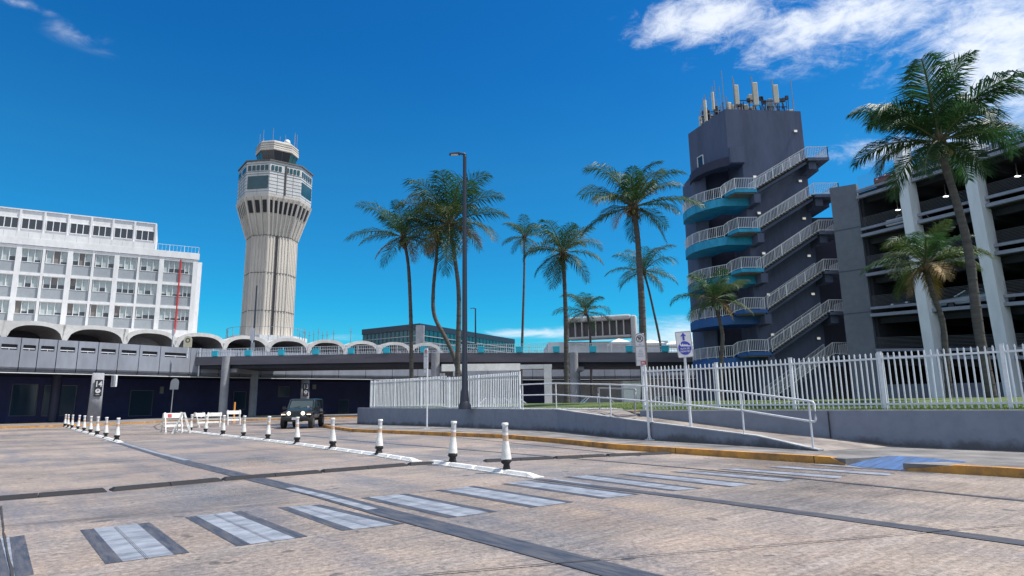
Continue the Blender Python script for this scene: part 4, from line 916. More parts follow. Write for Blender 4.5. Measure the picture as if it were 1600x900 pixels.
for th, r, h in ((-80, 5, 3.2), (-60, 4.6, 4.2), (-20, 4, 4.4), (10, 3, 2.4), (30, 4, 3), (70, 5, 4.8), (60, 5.2, 3.8), (90, 5.3, 5), (-100, 4, 2.8)): mb = MB(); mb.beam(cp(th, r, 76.2), cp(th, r, 76.2+h), .09, .09); mb.build('antenna', 'greyrail', ct)
MB().ball(cp(45, 3.6, 77.2), .9).build('radome', 'white', ct)
mb = MB()
for i in range(14): th = -100+i*15; mb.beam(cp(th, RS+3.5, 19.5), cp(th, RS+3.5, 22.2), .1, .1); mb.beam(cp(th, RS+3.5, 22.2), cp(th+15, RS+3.5, 22.2), .1, .1)
orx = MB(); orings([(12, RS+4), (20.0, RS+4)], 'tower', 'b').build('base_block', 'hotel', ct); mb.build('base_railing', 'greyrail', ct)
# rods on roof right of the tower
for i, (x, y) in enumerate(((468, 517), (476, 514), (483, 518), (490, 516), (497, 513), (504, 518), (511, 517), (521, 515), (548, 512))):
    p = P(x, 529, 125); q = P(x, y, 125); mb = MB(); mb.beam(V(p.x, 125, 12), V(p.x, 125, q.z), .09, .09)
    mb.beam(V(p.x-.3, 125, q.z-.8), V(p.x+.3, 125, q.z-.8), .06, .06); tag(mb.build('roof_aerial', 'greyrail', loc=(p.x, 125, 12)), 'thin roof aerial right of the control tower, %s from the left' % ORD[i], 'aerial', 'thin aerials on the terminal roof')
tb = MB(); tb.wall([V(-75, 118, 0), V(-40, 128, 0), V(-20, 132, 0)], 10, 0, 13.3, 0, 1); tag(tb.build('terminal_building', 'hotel', loc=(-40, 128, 0)), 'low white terminal block behind the vaults at the foot of the control tower', 'terminal building')
# ------------------------------------------------------------------ dark glass building
g1 = P(568, 515, 150); g2 = P(657, 505, 140); g3 = P(803, 530, 178)
gl = thing('glass_building', (g2.x, g2.y, 0), 'dark teal glass terminal with sloping black fascia behind the palms', 'glass building')
c3 = [V(g1.x, g1.y, 0), V(g2.x, g2.y, 0), V(g3.x, g3.y, 0), V(g3.x-16, g3.y+12, 0)]
MB().prism([(p.x, p.y) for p in c3], 3, 18.2).build('glazing', 'glasst', gl); 
cc_ = [p+(p-V(-15, 160, 0)).normalized()*.4 for p in c3]; MB().prism([(p.x, p.y) for p in cc_], 18.2, 19.5).build('fascia', 'pole', gl)
mb = MB(); mv = MB()
for a, b, nn_ in ((c3[0], c3[1], 14), (c3[1], c3[2], 26)):
    d = (b-a).normalized(); n = V(d.y, -d.x, 0)*.12
    for z in (11.2, 12.6, 14, 15.4, 16.8): mb.beam(a+n+V(0, 0, z), b+n+V(0, 0, z), .2, .16)
    for i in range(nn_+1): q = a+(b-a)*i/nn_+n; mv.beam(q+V(0, 0, 3), q+V(0, 0, 18.2), .1, .1)
mb.build('transom', 'hotelg', gl); mv.build('mullion', 'pole', gl); m_ = MB(); q = c3[1]+V(0, -.3, 0); m_.box((q.x-.9, q.y-.6, 3), (q.x+.9, q.y+.6, 19)); m_.build('corner_column', 'conc', gl)
# ------------------------------------------------------------------ louvred roof screen
b1 = P(888, 497, 120); b2 = P(985, 493, 116); t = thing('roof_screen', (b1.x, 120, 9), 'large off-white framed louvre screen rising behind the bridge', 'louvre screen')
a, b = V(b1.x, 120, 0), V(b2.x, 116, 0); d = (b-a).normalized(); n = V(d.y, -d.x, 0); L_ = (b-a).length
def bxs(mb, s0, s1, z0, z1, o0, o1): mb.hexa([a+d*s0+n*o1+V(0, 0, z0), a+d*s1+n*o1+V(0, 0, z0), a+d*s1+n*o0+V(0, 0, z0), a+d*s0+n*o0+V(0, 0, z0), a+d*s0+n*o1+V(0, 0, z1), a+d*s1+n*o1+V(0, 0, z1), a+d*s1+n*o0+V(0, 0, z1), a+d*s0+n*o0+V(0, 0, z1)])
mb = MB(); bxs(mb, 0, L_, 16.6, 17.6, -1.5, .5); bxs(mb, 0, L_, 13.2, 13.8, -1.5, .5); bxs(mb, -.9, 0, 13.2, 17.5, -1.5, .5); bxs(mb, L_, L_+1.0, 9, 17.4, -1.5, .5); mb.build('frame', 'billw', t, bevel=.35)
mb = MB(); bxs(mb, 0, L_, 13.8, 16.6, -.9, -.6); mb.build('louvre_panel', 'billb', t)
mb = MB()
for i in range(1, 9): s = L_*i/9; bxs(mb, s-.09, s+.09, 13.8, 16.6, -.6, .3)
mb.build('fin', 'billw', t)
mb = MB(); mb.box((b1.x-4, 121, 0), (b2.x+8, 140, 13.0)); tag(mb.build('terminal_building', 'hotel', loc=(b1.x, 125, 0)), 'low white terminal roof under the louvre screen', 'terminal building')
# tents / pale low structures behind the bridge railing
for i, (x0_, x1_, y_) in enumerate(((1000, 1040, 536), (955, 985, 534), (1040, 1072, 538))):
    p = P(x0_, y_, 100); q = P(x1_, y_, 100); mb = MB(); z = p.z; c = V((p.x+q.x)/2, 102, z+.7)
    r4 = [V(p.x, 100, z), V(q.x, 100, z), V(q.x, 104, z), V(p.x, 104, z)]; mb.add(r4+[c], [(0, 1, 4), (1, 2, 4), (2, 3, 4), (3, 0, 4)])
    for v in r4: mb.beam(V(v.x, v.y, 8.9), v, .12, .12)
    mb.add([V(v.x, v.y, v.z-.35) for v in r4]+r4, [(0, 1, 5, 4), (1, 2, 6, 5), (2, 3, 7, 6), (3, 0, 4, 7)])
    tag(mb.build('canopy_tent', 'tent', loc=(c.x, 102, 8.9)), ['white canopy tent behind the railing between the two tall signs', 'white canopy tent below the louvre screen', 'white canopy tent behind the blue wave sign'][i], 'tent', 'white tents on the upper road')
# white portal frame under the bridge
t = thing('portal_frame', P(855, 600, 60), 'white steel portal frame with post under the bridge behind the left fence', 'portal frame'); p0 = P(690, 575, 58); p1 = P(812, 570, 60); p2 = P(862, 571, 60); z1 = p1.z
mb = MB(); mb.beam(V(p0.x, p0.y, z1-.3), V(p1.x, p1.y, z1-.2), .4, .65); mb.beam(V(p1.x, p1.y, z1-.2), V(p2.x, p2.y, z1-.2), .4, .4); mb.build('beam', 'white', t)
mb = MB(); mb.box((p2.x-.75, p2.y-.3, 0), (p2.x-.05, p2.y+.3, z1-.0)); mb.build('post', 'white', t)
# ------------------------------------------------------------------ stair tower
X0, X1, YF = 21.57, 29.15, 58.
st = thing('stair_tower', (24, 60, 1.3), 'tall dark grey parking stair tower with cyan balconies and white railed stairs', 'stair tower')
TOPZ = 30.15
mb = MB(); mb.prism([(X0, YF), (X1, YF), (X1+1.0, YF+8), (20.2, 66), (19.45, 63.6)], [25.1]*5, [TOPZ, TOPZ-.35, TOPZ-.4, TOPZ-.2, TOPZ-.1]); mb.build('head_house', 'stair', st)
mb = MB(); mb.prism([(22.9, YF), (X1, YF), (X1, YF+7), (22.9, YF+7)], 0, 25.1); mb.build('wall', 'stair', st)
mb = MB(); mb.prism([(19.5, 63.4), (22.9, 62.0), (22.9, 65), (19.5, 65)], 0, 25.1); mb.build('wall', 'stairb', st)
mb = MB(); mb.prism([(19.3, 62.6), (20.5, 62.1), (20.5, 62.98), (19.5, 63.39), (19.49, 66.5), (19.3, 66.5)], 0, 25.1); mb.build('wall', 'stair', st)
# window frame on the left face of the head house
wa = V(X0, YF, 0); wb = V(19.45, 63.6, 0); d = (wb-wa).normalized(); n = V(-d.y, d.x, 0)
if n.x > 0: n = -n
s0 = 3.7; mb = MB(); mg = MB()
def wq(s, z, o): return wa+d*s+n*o+V(0, 0, z)
p1_, p2_ = VP(1090, 247, wa, wb), VP(1100, 262, wa, wb); sA = (V(p1_.x, p1_.y, 0)-wa).dot(d); sB = (V(p2_.x, p2_.y, 0)-wa).dot(d); zA = p2_.z; zB = p1_.z
for a_, b_ in (((sA, zA), (sB, zA)), ((sB, zA), (sB, zB)), ((sB, zB), (sA, zB)), ((sA, zB), (sA, zA))): mb.beam(wq(a_[0], a_[1], .04), wq(b_[0], b_[1], .04), .09, .09)
w_ = mb.build('window', 'fence', st); mg.add([wq(sA, zA, .02), wq(sB, zA, .02), wq(sB, zB, .02), wq(sA, zB, .02)], [(0, 1, 2, 3)]); mg.build('pane', 'glassd', w_)
# curved ledge under the head house
arc = [V(19.4+0, 61.3, 0)]
def curve_plan(front=55.9, xr=22.9):
    # outer outline: from right end of the curved part round to the back left
    return [(21.0, 56.9), (20.4, 57.25), (19.7, 57.8), (19.05, 58.5), (18.5, 59.3), (18.1, 60.3), (17.95, 61.4), (18.0, 62.5), (18.3, 63.6)]
cvp = curve_plan()
mb = MB(); c2 = [(22.9, 57.6), (21.6, 57.6)]+[(x+1.15, y+.7) for x, y in cvp[1:]]; inn = [(x+1.9, y+1.2) for x, y in cvp[1:]][::-1]+[(22.1, 59.2), (22.9, 59.2)]
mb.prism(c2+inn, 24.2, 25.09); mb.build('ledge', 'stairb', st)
mb = MB(); mb.box((21.56, 57.5, 24.3), (23.0, 57.99, 25.9)); mb.build('ledge_block', 'stair', st)
LZ = [20.95, 17.1, 13.3, 9.5, 5.65]
RZ = [24.0, 20.35, 16.75, 13.0, 9.2, 5.3]
lamps = []
for i, z in enumerate(LZ):
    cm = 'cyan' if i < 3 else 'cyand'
    mb = MB(); out = [(22.9, 57.3), (21.2, 57.3)]+cvp[1:]; inn = [(20.4, 62.9), (21.2, 60.2), (22.9, 60.2)]
    mb.prism(out+inn, z-1.15, z-.35); mb.build('balcony_slab', cm, st)
    mb = MB(); mb.prism([(20.6, 57.0), (21.1, 55.75), (23.15, 55.75), (23.15, 57.29), (20.6, 57.29)], z-.32, z); mb.build('landing', cm, st)
    mb = MB(); mb.prism([(20.8, 57.0), (21.2, 55.9), (23.0, 55.9), (23.0, 57.2), (20.8, 57.2)], z-.42, z-.325); mb.build('landing_soffit', 'step', st)
    pts_ = [V(22.95, 55.85, z), V(21.15, 55.85, z), V(20.6, 56.95, z-.1), V(20.3, 57.3, z-.35)]+[V(x+.06, y+.06, z-.35) for x, y in cvp[2:]]
    railing(st, pts_, 1.1, sp=.16, ps=2.0, r=.028, name='balcony_railing', pr=.035)
    mb = MB(); mb.box((22.9, 55.9, z-1.3), (23.5, 57.98, z-.43)); mb.build('bracket', 'stair', st)
    lamps.append((23.4+.05, z-1.75)); 
    if i > 0: lamps.append((28.3, LZ[i-1]+.3-.9))
def flight(xa, za, xb, zb, y0=55.85, y1=57.5):
    n = max(6, round((zb-za)/.175)); mb = MB(); dx = (xb-xa)/n; dz = (zb-za)/n
    for k in range(n):
        x = xa+dx*k; z = za+dz*(k+1); mb.box((x, y0, z-.07), (x+dx+.04, y1, z)); mb.box((x+dx-.03, y0+.03, z), (x+dx, y1-.03, z+dz-.07) if k < n-1 else (x+dx, y1-.03, z+.01))
    f_ = mb.build('stair_treads', 'step', st)
    m2 = MB()
    for y in (y0+.35, y1-.5):
        m2.add([V(xa, y, za-.18), V(xb, y, zb-.18), V(xb, y+.2, zb-.18), V(xa, y+.2, za-.18), V(xa, y, za-.46), V(xb, y, zb-.46), V(xb, y+.2, zb-.46), V(xa, y+.2, za-.46)], [(0, 3, 2, 1), (4, 5, 6, 7), (0, 1, 5, 4), (3, 7, 6, 2), (0, 4, 7, 3), (1, 2, 6, 5)])
    m2.build('stringer', 'stair', st)
    m3 = MB(); m3.add([V(xa, y0, za-.10), V(xb, y0, zb-.10), V(xb, y0-.06, zb-.10), V(xa, y0-.06, za-.10), V(xa, y0, za+.10), V(xb, y0, zb+.10), V(xb, y0-.06, zb+.10), V(xa, y0-.06, za+.10)], [(0, 1, 2, 3), (7, 6, 5, 4), (3, 2, 6, 7), (1, 0, 4, 5)]); 
    railing(st, [V(xa, y0+.03, za), V(xb, y0+.03, zb)], 1.1, sp=.16, ps=2.0, r=.028, name='stair_railing', pr=.035)
    railing(st, [V(xa, y1-.03, za), V(xb, y1-.03, zb)], 1.1, sp=.16, ps=2.0, r=.024, name='stair_railing', pr=.035)
xl = [23.1, 23.15, 23.2, 23.25, 23.3]; xr = [28.3, 28.55, 28.6, 28.7, 28.8]
for i in range(5): flight(xl[i], LZ[i], xr[i], RZ[i])
flight(22.8, 1.3, 28.75, RZ[5])
for i, z in enumerate(RZ):
    xa = xr[min(i, 4)] if i < 5 else 28.75; xe = 30.3 if i == 0 else 30.95
    mb = MB(); mb.box((xa, 55.8, z-.28), (xe, 59.5 if i > 1 else 60.5, z)); mb.box((xa+.2, 56.2, z-1.0), (xa+.9, 57.95, z-.283)); 
    if i < 2: mb.prism([(xa+.3, 57.0), (xe-.5, 57.0), (xe-.5, 60.4), (xa+.3, 60.4)], z-.9, z-.283)
    mb.build('upper_landing', 'stair', st)
    railing(st, [V(xa, 55.87, z), V(xe-.06, 55.87, z), V(xe-.06, 59.0, z)], 1.1, sp=.16, ps=1.6, r=.028, name='landing_railing', pr=.035)
# dark core behind the right landings
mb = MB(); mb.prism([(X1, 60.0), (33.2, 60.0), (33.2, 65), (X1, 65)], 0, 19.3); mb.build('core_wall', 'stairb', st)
for k, (x, z) in enumerate([(23.9, 22.9), (28.35, 27.6), (28.3, 22.4), (24.0, 19.2), (24.1, 15.2), (24.2, 11.2), (24.25, 7.4), (28.3, 18.6), (28.4, 14.9), (28.4, 11.2), (28.5, 7.0)]):
    mb = MB(); mb.box((x-.16, YF-.22, z-.1), (x+.16, YF-.003, z+.14)); l_ = mb.build('wall_lamp', 'metal', st); m2 = MB(); m2.box((x-.14, YF-.26, z-.12), (x+.14, YF-.223, z+.07)); m2.build('lens', 'lampoff', l_)
# antennas on the roof
def pant(x, y, h, w, z0, label=None, mt='antenna', yaw=0, dep=.22):
    mb = MB(); c, s = math.cos(yaw), math.sin(yaw); R_ = lambda a, b_: V(x+a*c-b_*s, y+a*s+b_*c, 0)
    q = [R_(-w/2, -dep/2), R_(w/2, -dep/2), R_(w/2, dep/2), R_(-w/2, dep/2)]; mb.hexa([p+V(0, 0, z0) for p in q]+[p+V(0, 0, z0+h) for p in q]); o = mb.build('panel_antenna', mt, st, bevel=.05)
    m2 = MB(); p_ = R_(-w*.35, dep*.9); m2.beam(p_+V(0, 0, TOPZ-.4), p_+V(0, 0, z0+h+.75), .09, .09); m2.beam(R_(0, dep)+V(0, 0, z0+h*.3), R_(0, 0)+V(0, 0, z0+h*.3), .1, .1); m2.beam(R_(0, dep)+V(0, 0, z0+h*.8), R_(0, 0)+V(0, 0, z0+h*.8), .1, .1)
    for k in (-.5, .5): m2.beam(R_(k, .9)+V(0, 0, TOPZ-.3), R_(0, dep)+V(0, 0, z0+.1), .08, .08)
    m2.build('antenna_mast', 'greyrail', o); return o
def ax_(px, Y): return P(px, 170, Y).x
YR = 58.8
pant(ax_(1153, YR), YR, 2.15, .42, TOPZ+.85); pant(ax_(1182.5, YR), YR, 2.5, .5, TOPZ+.75); pant(ax_(1214.5, YR), YR, 2.0, .5, TOPZ+.95)
pant(ax_(1102, 61.0), 61.0, 2.4, .3, TOPZ+.1, yaw=-.9); pant(ax_(1093, 62.6), 62.6, 1.9, .28, TOPZ-.4, yaw=-1.0); pant(ax_(1115, 60.4), 60.4, 2.0, .26, TOPZ+1.1, yaw=-.8); pant(ax_(1140, 60), 60.0, 1.3, .45, TOPZ+.4, yaw=.3); 
for px_, Y_, h in ((1132, 59.2, 5.2), (1119, 60.5, 4.8), (1126.5, 60, 3.8), (1148.5, 59.5, 4.7), (1178, 59.6, 4.7), (1210.5, 59.6, 4.4), (1197, 59.5, 1.9), (1240, 59, 3.9), (1099, 62, 3.6), (1096, 62.3, 3.0), (1109, 61, 3.2), (1122, 60, 2.4), (1104, 61.6, 2.9)):
    x = ax_(px_, Y_); mb = MB(); mb.beam(V(x, Y_, TOPZ-.35), V(x, Y_, TOPZ-.2+h*.45), .085, .085); mb.beam(V(x, Y_, TOPZ-.2+h*.45), V(x, Y_, TOPZ-.3+h), .055, .055)
    if random.random() < .6: mb.beam(V(x-.35, Y_, TOPZ+h*.3), V(x+.35, Y_, TOPZ+h*.3), .06, .06)
    mb.build('whip_antenna', 'greyrail', st)
for px_, Y_, w_, h in ((1163, 60, .8, 1.5), (1173, 60, .6, 1.2), (1144, 60.5, .9, 1.7), (1235, 59.4, .7, .55), (1185, 59.6, 1.0, .5), (1205, 59.8, .5, 2.0), (1112, 61.5, .5, 1.1), (1175, 59.4, .45, .5)):
    x = ax_(px_, Y_); z0 = TOPZ+(1.5 if (px_ == 1175) else -.3); MB().box((x-w_/2, Y_, z0), (x+w_/2, Y_+.5, z0+h+.3)).build('equipment_cabinet', 'antenna' if px_ != 1205 else 'hotelg', st, bevel=.03)
mb = MB()
for (xa, xb, z, Y_) in ((1150, 1182, 1.45, 59.1), (1190, 1228, 1.35, 59.1), (1200, 1230, .7, 59.1), (1095, 1120, .9, 61.5), (1093, 1110, .3, 62), (1110, 1150, .8, 60.2)):
    mb.beam(V(ax_(xa, Y_), Y_, TOPZ+z), V(ax_(xb, Y_), Y_, TOPZ+z), .08, .08)
rr_ = random.Random(11)
for k in range(60):
    px_ = rr_.uniform(1094, 1232); Y_ = 59.2 if px_ > 1135 else 59.2+(1135-px_)*.085; x = ax_(px_, Y_); h = rr_.uniform(.6, 2.2); mb.beam(V(x, Y_, TOPZ-.35), V(x+rr_.uniform(-.3, .3), Y_+rr_.uniform(-.1, .4), TOPZ-.3+h), .06, .06)
    if k % 3 == 0: mb.box((x-.15, Y_, TOPZ+h-.6), (x+.15, Y_+.2, TOPZ+h-.2))
mb.build('antenna_frame', 'pole', st)
# ------------------------------------------------------------------ parking garage
GA = V(31.0, 53.0, 0); GD0 = V(5.3, -11.5, 0); GL = GD0.length; GD = GD0/GL; GN = V(GD.y, -GD.x, 0)
if GN.y > 0: GN = -GN
gz0 = [19.67, 16.17, 12.67, 9.15, 5.57]; gz1 = [19.55, 15.9, 12.25, 8.49, 4.7]
def gz(f, s): return gz0[f]+(gz1[f]-gz0[f])*s/(.93*GL)
ga = thing('parking_garage', (36, 48, 1.3), 'multi-storey parking garage with pale blue columns at the right edge', 'parking garage')
def gq(s, z, o): return GA+GD*s+GN*o+V(0, 0, z)
SE = 21.
mb = MB(); mbb = MB()
for f in range(5):
    a = 0; 
    for (dz, hh, o0, o1) in ((.0, .22, .0, .22), (-.58, .26, .0, .34)):
        za = gz(f, 0)+dz; zb = gz(f, SE)+dz
        mb.hexa([gq(0, za-hh, o1), gq(SE, zb-hh, o1), gq(SE, zb-hh, o0), gq(0, za-hh, o0), gq(0, za, o1), gq(SE, zb, o1), gq(SE, zb, o0), gq(0, za, o0)])
    dz_ = -.24 if f == 0 else -.58; za = gz(f, 0)+dz_; zb = gz(f, SE)+dz_
    mbb.hexa([gq(0, za-.3, -.02), gq(SE, zb-.3, -.02), gq(SE, zb-.3, -40), gq(0, za-.3, -40), gq(0, za, -.02), gq(SE, zb, -.02), gq(SE, zb, -40), gq(0, za, -40)])
    for s in (4.0, 9.6, 15.2, 20.8):
        z_ = gz(f, s)+dz_-.305; mbb.hexa([gq(s-.3, z_-.75, -.6), gq(s+.3, z_-.75, -.6), gq(s+.3, z_-.75, -39), gq(s-.3, z_-.75, -39), gq(s-.3, z_, -.6), gq(s+.3, z_, -.6), gq(s+.3, z_, -39), gq(s-.3, z_, -39)])
    za = gz(f, 0)+dz_-.31; zb = gz(f, SE)+dz_-.31; mbb.hexa([gq(0, za-.5, -.8), gq(SE, zb-.5, -.8), gq(SE, zb-.5, -1.2), gq(0, za-.5, -1.2), gq(0, za, -.8), gq(SE, zb, -.8), gq(SE, zb, -1.2), gq(0, za, -1.2)])
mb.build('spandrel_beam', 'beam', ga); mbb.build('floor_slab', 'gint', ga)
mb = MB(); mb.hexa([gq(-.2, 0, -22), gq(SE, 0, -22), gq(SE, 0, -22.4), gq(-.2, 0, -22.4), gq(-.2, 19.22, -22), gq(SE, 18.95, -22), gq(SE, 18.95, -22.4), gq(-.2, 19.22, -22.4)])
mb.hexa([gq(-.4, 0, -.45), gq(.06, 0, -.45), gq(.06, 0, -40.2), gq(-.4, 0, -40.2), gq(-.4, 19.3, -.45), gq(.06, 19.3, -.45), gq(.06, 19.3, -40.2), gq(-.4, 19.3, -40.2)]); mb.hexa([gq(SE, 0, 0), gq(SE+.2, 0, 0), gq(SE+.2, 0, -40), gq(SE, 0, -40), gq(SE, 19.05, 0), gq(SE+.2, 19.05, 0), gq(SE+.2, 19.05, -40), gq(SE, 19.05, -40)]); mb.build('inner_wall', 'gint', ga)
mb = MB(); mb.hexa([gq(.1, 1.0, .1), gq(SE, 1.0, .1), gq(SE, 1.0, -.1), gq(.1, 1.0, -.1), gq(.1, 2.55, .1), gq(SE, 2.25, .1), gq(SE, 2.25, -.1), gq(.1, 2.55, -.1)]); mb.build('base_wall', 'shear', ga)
# cable rails between floors
mb = MB()
for f in range(5):
    for k in range(9 if f else 12):
        z_ = .12+k*.105; mb.beam(gq(0, gz(f, 0)+z_, -.1), gq(SE, gz(f, SE)+z_, -.1), .012, .012)
mb.build('cable_rail', 'greyrail', ga)
for pxb, wd in ((1441, 1.05), (1552, 1.05), (1700, 1.05)):
    p = VP(pxb, 438, gq(0, 0, .35), gq(5, 0, .35)); s = (V(p.x, p.y, 0)-GA).dot(GD); s += .2
    mb = MB(); zt_ = 21.9; h1 = .40; l_ = -.55
    mb.hexa([gq(s-h1, .8, .8), gq(s+h1, .8, .8), gq(s+h1, .8, -.35), gq(s-h1, .8, -.35), gq(s-h1+l_, zt_, .8), gq(s+h1+l_, zt_, .8), gq(s+h1+l_, zt_, -.35), gq(s-h1+l_, zt_, -.35)])
    mb.build('column', 'garage', ga)
for pxs, pys, f in ((1362, 331, 0), (1447, 304, 0), (1550, 273, 0)):
    s = {1362: 1.3, 1447: 5.4, 1550: 10.6}[pxs]; z_ = gz(f, s)-1.75; c = gq(s, z_, -3.2); mb = MB(); mb.box(c+V(-.17, -.1, -.05), c+V(.17, .1, .0)); l_ = mb.build('ceiling_lamp', 'lamp', ga)
    mb = MB(); mb.beam(c, c+V(0, 0, 1), .05, .05); mb.build('lamp_stem', 'greyrail', l_)
sw = [V(29.35, 54.6, 0), V(30.95, 53.1, 0), V(31.35, 53.45, 0), V(29.8, 55.0, 0)]
mb = MB(); mb.prism([(p.x, p.y) for p in sw], 0, [20.5, 20.35, 20.35, 20.5]); mb.build('shear_wall', 'shear', ga)
for z in (4.9, 8.8, 12.6, 16.4): a_ = sw[0]+V(-.02, -.03, z); b_ = sw[1]+V(-.02, -.03, z); mb = MB(); mb.beam(a_, b_, .03, .06); mb.build('pour_joint', 'stair', ga)
# ------------------------------------------------------------------ cars
def profile_car(kind, paint, label, loc, yaw, group=None):
    t = thing('parked_car', (0, 0, 0), label, 'car', group)
    suv = kind == 'suv'; hgt = 1.72 if suv else 1.45; w = .9
    lo = [(-2.25, .35), (-2.3, .65), (-2.2, .95 if suv else .88), (-1.2, 1.02 if suv else .95), (1.6, 1.05 if suv else .98), (2.2, 1.02 if suv else .95), (2.28, .6), (2.2, .32)]
    mb = MB(); n = len(lo)
    vs = [(x, -w, z) for x, z in lo]+[(x, w, z) for x, z in lo]; mb.add(vs, [list(range(n)), list(range(n, 2*n))[::-1]]+[((i+1) % n, i, n+i, n+(i+1) % n) for i in range(n)]); mb.build('body', paint, t, bevel=.09)
    b0 = [(-1.15, 1.0), (-.35, hgt-.06), (.2, hgt), (1.3 if suv else .95, hgt-.04), (2.1 if suv else 1.75, 1.0)]; mb = MB(); n = len(b0)
    vs = [(x, -w*(.93 if z < 1.1 else .74), z) for x, z in b0]+[(x, w*(.93 if z < 1.1 else .74), z) for x, z in b0]; mb.add(vs, [list(range(n)), list(range(n, 2*n))[::-1]]+[((i+1) % n, i, n+i, n+(i+1) % n) for i in range(n)]); mb.build('windows', 'wind', t, bevel=.04)
    mb = MB(); rf = [(-.38, hgt-.04), (.2, hgt+.025), (1.3 if suv else .98, hgt-.02)]
    for sg in (-1, 1):
        mb.beam((-1.15, sg*w*.9, 1.0), (-.37, sg*w*.73, hgt-.04), .07, .07); mb.beam((.35, sg*w*.92, 1.0), (.35, sg*w*.74, hgt-.02), .07, .07); mb.beam((2.05 if suv else 1.72, sg*w*.9, 1.02), (1.3 if suv else .96, sg*w*.73, hgt-.04), .1, .1)
    mb.add([(x, -w*.72, z) for x, z in rf]+[(x, w*.72, z) for x, z in rf], [(0, 1, 4, 3), (1, 2, 5, 4)]); mb.build('roof', paint, t)
    for x in (-1.4, 1.4):
        for sg in (-1, 1):
            m2 = MB(); m2.disc((x, sg*(w-.08), .33), (0, 1, 0), .33, .22, 20); wh = m2.build('wheel', 'tyre', t); m3 = MB(); m3.disc((x, sg*(w+.035), .33), (0, 1, 0), .2, .02, 16); m3.build('rim', 'rim', wh)
    for sg in (-1, 1):
        m2 = MB(); m2.ball((-2.2, sg*.62, .72), .13, 6, sc=(.7, 1.5, .8)); m2.build('headlight', 'headg', t); m2 = MB(); m2.box((2.17, sg*.62-.15, .72), (2.3, sg*.62+.15, .9)); m2.build('tail_light', 'signr', t)
        m2 = MB(); m2.ball((-.85, sg*(w+.08), 1.05), .1, 5, sc=(.6, 1, .7)); m2.build('mirror', paint, t)
    t.location = loc; t.rotation_euler = (0, 0, yaw); return t
gy = math.atan2(GD.y, GD.x)
def gcar(kind, paint, s, f, o, label, yaw, dz=-.57):
    q = gq(s, gz(f, s)+dz, o); profile_car(kind, paint, label, q, yaw, 'cars parked in the garage')
gcar('suv', 'carr', 1.9, 0, -2.5, 'dark maroon car on the garage roof near the grey end wall', gy+math.pi/2+.2, dz=-.235)
gcar('sedan', 'cark', 6.3, 0, -1.3, 'black car on the garage roof left of the big palm crown', gy+.05, dz=-.235)
gcar('suv', 'carw', 8.9, 0, -2.5, 'white car on the garage roof right behind the big palm crown', gy+math.pi/2, dz=-.235)
gcar('sedan', 'carw', 14.6, 0, -2.5, 'white car on the garage roof at the right edge', gy+math.pi/2, dz=-.235)
gcar('sedan', 'cars', 6.6, 3, -3.0, 'pale silver car on the second garage floor between the two columns', gy+.1, dz=-.5)
gcar('sedan', 'cars', 14.6, 3, -3.4, 'silver car on the second garage floor right of the right column', gy+math.pi/2, dz=-.5)
gcar('sedan', 'cark', 1.6, 3, -3.5, 'dark car on the second garage floor beside the grey end wall', gy+math.pi/2, dz=-.5)
gcar('sedan', 'cark', 10.4, 4, -4.5, 'dark car on the first garage floor left of the right column', gy+.1, dz=-.5)
gcar('suv', 'carw', 2.2, 1, -3.2, 'white car on the top covered floor behind the small palm', gy+math.pi/2+.1, dz=-.5)
# pale cars beyond the lawn
for i, (px_, Y_, kind, paint, lb_, yw) in enumerate(((765, 57, 'suv', 'carw', 'white car beyond the left picket fence, seen left of the fence end', .1), (792, 64, 'suv', 'carw', 'white van-like car behind the right end of the left picket fence', .0), (925, 60, 'suv', 'carw', 'white car whose roof shows over the lawn by the bridge column', .1), (1035, 62, 'suv', 'carw', 'white car beyond the right fence below the blue banner', 0.))):
    q = P(px_, 620, Y_); c_ = profile_car(kind, paint, lb_, V(q.x, Y_, .0 if i > 3 else .25), yw, 'cars on the road beyond the lawn')
# white utility box and blue banner seen over the fence
q = P(1000, 605, 52); t = thing('utility_cabinet', (q.x, 52, 1.2), 'white ribbed utility cabinet behind the left end of the right fence', 'utility cabinet'); mb = MB(); mb.box((q.x-1.35, 52, 1.2), (q.x+.6, 53.2, 3.0)); mb.build('cabinet', 'white', t, bevel=.04); mb = MB(); mb.box((q.x-1.45, 51.9, 3.003), (q.x+.7, 53.3, 3.08)); mb.build('lid', 'cap', t)
q = P(1056, 570, 70); t = thing('banner', (q.x, 70, 0), 'bright blue banner showing above the fence behind the wave sign post', 'banner'); mb = MB(); mb.box((q.x-1.1, 70, 4.6), (q.x+1.1, 70.1, 6.0)); mb.build('banner_sheet', 'bluesign', t); mb = MB(); mb.beam(V(q.x-1.1, 70.05, 0), V(q.x-1.1, 70.05, 6.1), .1, .1); mb.beam(V(q.x+1.1, 70.05, 0), V(q.x+1.1, 70.05, 6.1), .1, .1); mb.build('pole', 'metal', t)
# ------------------------------------------------------------------ jeep
jp = thing('jeep', (0, 0, 0), 'dark teal jeep with lit round headlights coming round the bend', 'jeep')
def jb2(mb, a, b_, mi=0): mb.box(a, b_, mi)
